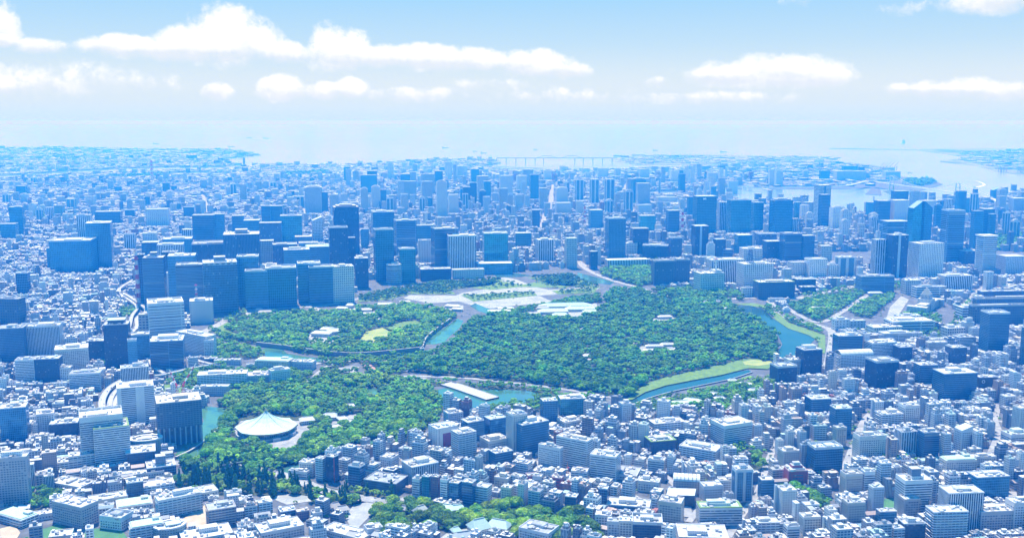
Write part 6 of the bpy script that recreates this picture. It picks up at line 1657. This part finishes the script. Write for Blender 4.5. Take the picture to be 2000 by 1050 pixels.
for nm, poly, sp, rad, kd in WOODS:
    P = gpoly(poly); b = np.array(P); x0, y0, x1, y1 = b[:, 0].min(), b[:, 1].min(), b[:, 0].max(), b[:, 1].max()
    gx, gy = np.meshgrid(np.arange(x0, x1, sp), np.arange(y0, y1, sp * .87)); gx[1::2] += sp / 2
    gx = gx.ravel() + trg.uniform(-.38, .38, gx.size) * sp; gy = gy.ravel() + trg.uniform(-.38, .38, gy.size) * sp
    k = in_poly(gx, gy, P)
    for c in CLEAR + WATERS: k &= ~in_poly(gx, gy, c)
    gx, gy = gx[k], gy[k]
    for path, w in ROADW:
        if nm in ('palace', 'kitanomaru', 'embassy', 'avenue', 'diet_garden', 'park') and len(gx): k = dist_path(gx, gy, [tuple(p[:2]) for p in path]) > w / 2 + 1; gx, gy = gx[k], gy[k]
    for hx, hy, hw, hd, ya in HFOOT + SPECIAL_FOOT:
        if len(gx):
            dx, dy = gx - hx, gy - hy; k = ~((np.abs(dx * cos(ya) + dy * sin(ya)) < hw + 3) & (np.abs(-dx * sin(ya) + dy * cos(ya)) < hd + 3)); gx, gy = gx[k], gy[k]
    keep = trg.random(len(gx)) < (.97 if kd != 'pine' else .85)
    for x, y in zip(gx[keep], gy[keep]):
        kk = kd
        if kd == 'mixed': kk = 'cone' if trg.random() < .42 else 'bright'
        treepos.append((x, y, rad * (trg.uniform(.5, 1.0) if trg.random() < .45 else trg.uniform(.95, 1.5)) * (1.0 if kk == 'cone' else 1), trg.uniform(1.0, 9.0) + rad * .15, kk, nm))
# stray street trees
for i in range(1700):
    y = trg.uniform(1200, 3200); x = trg.uniform(-.52, .52) * y
    rr = trg.uniform(2.4, 4.6)
    treepos_ok = True
    for f in fills[:5]:
        if len(f.x) and (((np.abs(f.x - x) < (f.w / 2 + 1.5)) & (np.abs(f.y - y) < (f.d / 2 + 1.5))).any()): treepos_ok = False; break
    if treepos_ok and not any(abs(x - q[0]) < q[2] + 4 and abs(y - q[1]) < q[3] + q[2] + 4 for q in HFOOT) and not any(in_poly([x], [y], c)[0] for c in WATERS + CLEAR): treepos.append((x, y, rr, 2.5, 'mid', 'street'))
GROVES = {'palace': 'palace forest', 'east_garden': 'east garden', 'kitanomaru': 'wood around the domed hall', 'plaza': 'pine plaza', 'lawn_pines': 'lawn', 'park': 'park', 'diet_garden': 'parliament garden', 'roadside': 'moat road', 'embassy': 'embassy grove', 'moat_bank': 'moat bank', 'shrine_grove': 'shrine grove', 'avenue': 'shrine avenue', 'street_trees': 'street grove', 'street': 'street'}
order = sorted(range(len(treepos)), key=lambda i: -treepos[i][2] / treepos[i][1] if (-10 < pix(*treepos[i][:2], 8)[0] < 2010 and pix(treepos[i][0], treepos[i][1], 8)[1] < 1050) else 1)
ind = set(order[:290])
HI = {}
for kd, n in (('round', 5), ('cone', 3)):
    for q in range(n):
        V, F, T = crown_proto(trg, 34 if kd == 'round' else 26, True, kd, 900 if kd == 'round' else 500)
        me = mesh_np('crown_proto', V, np.full(len(F), 3), F.ravel(), M['leaves'], None, None, np.repeat(T[:, None], 3, 1)); m_ = me.data; bpy.data.objects.remove(me); m_.name = 'crown'; HI.setdefault(kd, []).append(m_)
mb = MB().bar((0, 0, 0), (0.05, 0.02, .75), .075, (.1, .08, .06), 7, .05)
for k in range(5): mb.bar((.04, 0, .5 + .04 * k), (.34 * cos(k * 1.3), .34 * sin(k * 1.3), 1.0 + .05 * k), .035, (.1, .08, .06), 5, .015)
_t = mb.build('trunk', M['bark']); TRUNK = _t.data; bpy.data.objects.remove(_t)
Vs, Fs_, Cs, nv = [], [], [], 0
for i, (x, y, r, th_, kd, nm) in enumerate(treepos):
    base = np.array(TONE['bright' if kd == 'cone' else kd]) * trg.uniform(.6, 1.45) * np.array([trg.uniform(.8, 1.3), 1, trg.uniform(.8, 1.1)])
    base = base * (1 + .22 * sin(x * .021 + 2 * sin(y * .013)) * cos(y * .017 + 1.5 * sin(x * .009)))
    if kd == 'cone': base = np.array((.045, .15, .045)) * trg.uniform(.8, 1.2)
    elif sin(x * .011 + 1.7) * cos(y * .014 + x * .004) > .72 and trg.random() < .5: base = base * np.array([1.7, 1.35, .9])
    elif trg.random() < (.16 if kd == 'bright' else .09): base = base * np.array([1.9, 1.5, .9])
    yaw = trg.uniform(0, 2 * pi); zs = trg.uniform(.85, 1.2) * (1.0 if kd != 'cone' else 1.15)
    if i in ind:
        root = empty('conifer' if kd == 'cone' else 'broadleaf_tree', (x, y, 0.1), yaw)
        c = link('crown', HI['cone' if kd == 'cone' else 'round'][int(trg.integers(3 if kd == 'cone' else 5))], None, root)
        c.location = (0, 0, th_ * .55); c.scale = (r, r, r * zs); c.color = (*base, 1)
        t_ = link('trunk', TRUNK, None, root); q = th_ + r * .6; t_.scale = (q * .8, q * .8, q)
        tag(root, None, 'tree', 'trees of the ' + GROVES[nm])
        br = base[1] / TONE['mid'][1]
        shade = 'yellow-green' if base[0] > .12 else ('deep green' if br < .85 else ('mid-green' if br < 1.25 else 'fresh green'))
        u, v = pix(x, y, th_ + r)
        THINGS.append((root, ('small ' if r < 5 else ('broad ' if r > 8.2 else '')) + shade + (' pointed' if kd == 'cone' else ' round-crowned'), 'tree', u, v, None))
        continue
    V, F, T = (LOWC[int(trg.integers(3))] if kd == 'cone' else LOW[int(trg.integers(8))])
    c_, s_ = cos(yaw), sin(yaw)
    X = V[:, 0] * c_ - V[:, 1] * s_; Y = V[:, 0] * s_ + V[:, 1] * c_
    Vs.append(np.stack([X * r + x, Y * r + y, V[:, 2] * r * zs + th_ * .55], 1)); Fs_.append(F + nv); nv += len(V); Cs.append(T[:, None] * base[None])
V = np.concatenate(Vs); F = np.concatenate(Fs_); C = np.concatenate(Cs)
print('trees', len(treepos), 'tris', len(F))
o = mesh_np('woodland_canopy', V, np.full(len(F), 3), F.ravel(), M['leaves'], None, None, C)
tag(o, 'continuous canopy of the palace woods, gardens and street planting', 'woodland', None, 'stuff')
# ------------------------------------------------------------------ labels: look, kind, and where it stands among the landmarks
def label_all():
    A = np.array([(a[0], a[1]) for a in ANCHORS]); keyd = {}
    pend = []
    for (o, look, kind, u, v, anchor) in THINGS:
        if anchor:
            o['label'] = (look + ' ' + kind + ', ' + anchor) if False else anchor_label(look, kind, anchor); continue
        d = np.hypot(A[:, 0] - u, (A[:, 1] - v) * 1.2); order_ = np.argsort(d)
        pend.append((o, look, kind, u, v, order_, d))
    used = set(); slot = {}
    def rel(u, v, a):
        dx, dy = u - A[a, 0], v - A[a, 1]
        if abs(dx) > abs(dy) * 1.3: return 'right of' if dx > 0 else 'left of'
        return 'in front of' if dy > 0 else 'behind'
    ORD = ['', 'second ', 'third ', 'fourth ', 'fifth ', 'sixth ', 'seventh ', 'eighth ', 'ninth ', 'tenth ', 'eleventh ', 'twelfth ', 'thirteenth ', 'fourteenth ']
    pend.sort(key=lambda p: p[6][p[5][0]])
    for o, look, kind, u, v, od, d in pend:
        best = None
        for a in od[:3]:
            key = (look, kind, rel(u, v, a), int(a)); n = slot.get(key, 0)
            cost = n * 40 + d[a]
            if best is None or cost < best[0]: best = (cost, key, n, a)
        _, key, n, a = best; slot[key] = n + 1
        lab = f"{ORD[min(n, 13)]}{look} {kind} {key[2]} {ANCHORS[a][2]}".replace('the domed hall', 'the domed hall')
        words = lab.split()
        for cut in ('mid-height ', 'very tall ', 'high ', 'low '):
            if len(lab.split()) > 16: lab = lab.replace(cut, '', 1)
        if len(lab.split()) > 16:
            import re
            lab = re.sub(r' with [a-z\- ]+? roof', '', lab, count=1)
        if len(lab.split()) > 16: lab = lab.replace('round-crowned ', '').replace(' on the street', '').replace(' on the expressway', '')
        if len(lab.split()) > 16: lab = lab.replace(' of the', '', 1)
        o['label'] = lab; keyd.setdefault(lab, []).append(o)
    print('dup labels', sum(1 for k in keyd.values() if len(k) > 1))
def anchor_label(look, kind, anchor):
    a = anchor[4:] if anchor.startswith('the ') else anchor
    w = [q for q in look.split() if q not in a.split()]
    return (' '.join(w) + ' ' + kind + ', ' + anchor) if w else kind + ', ' + anchor
label_all()
# ------------------------------------------------------------------ air
hz = MB(); top = max(H0 + 25, max((p['h'] for p in HL)) + 30)
bpy_box = [(-180000, -2500, -4), (180000, -2500, -4), (180000, 180000, -4), (-180000, 180000, -4)]
Vh = np.array(bpy_box + [(x, y, top) for x, y, _ in bpy_box], float); Fh = np.array([(0, 3, 2, 1), (4, 5, 6, 7), (0, 1, 5, 4), (1, 2, 6, 5), (2, 3, 7, 6), (3, 0, 4, 7)])
struct(mesh_np('haze', Vh, np.full(6, 4), Fh.ravel(), M['haze']), 'stuff')
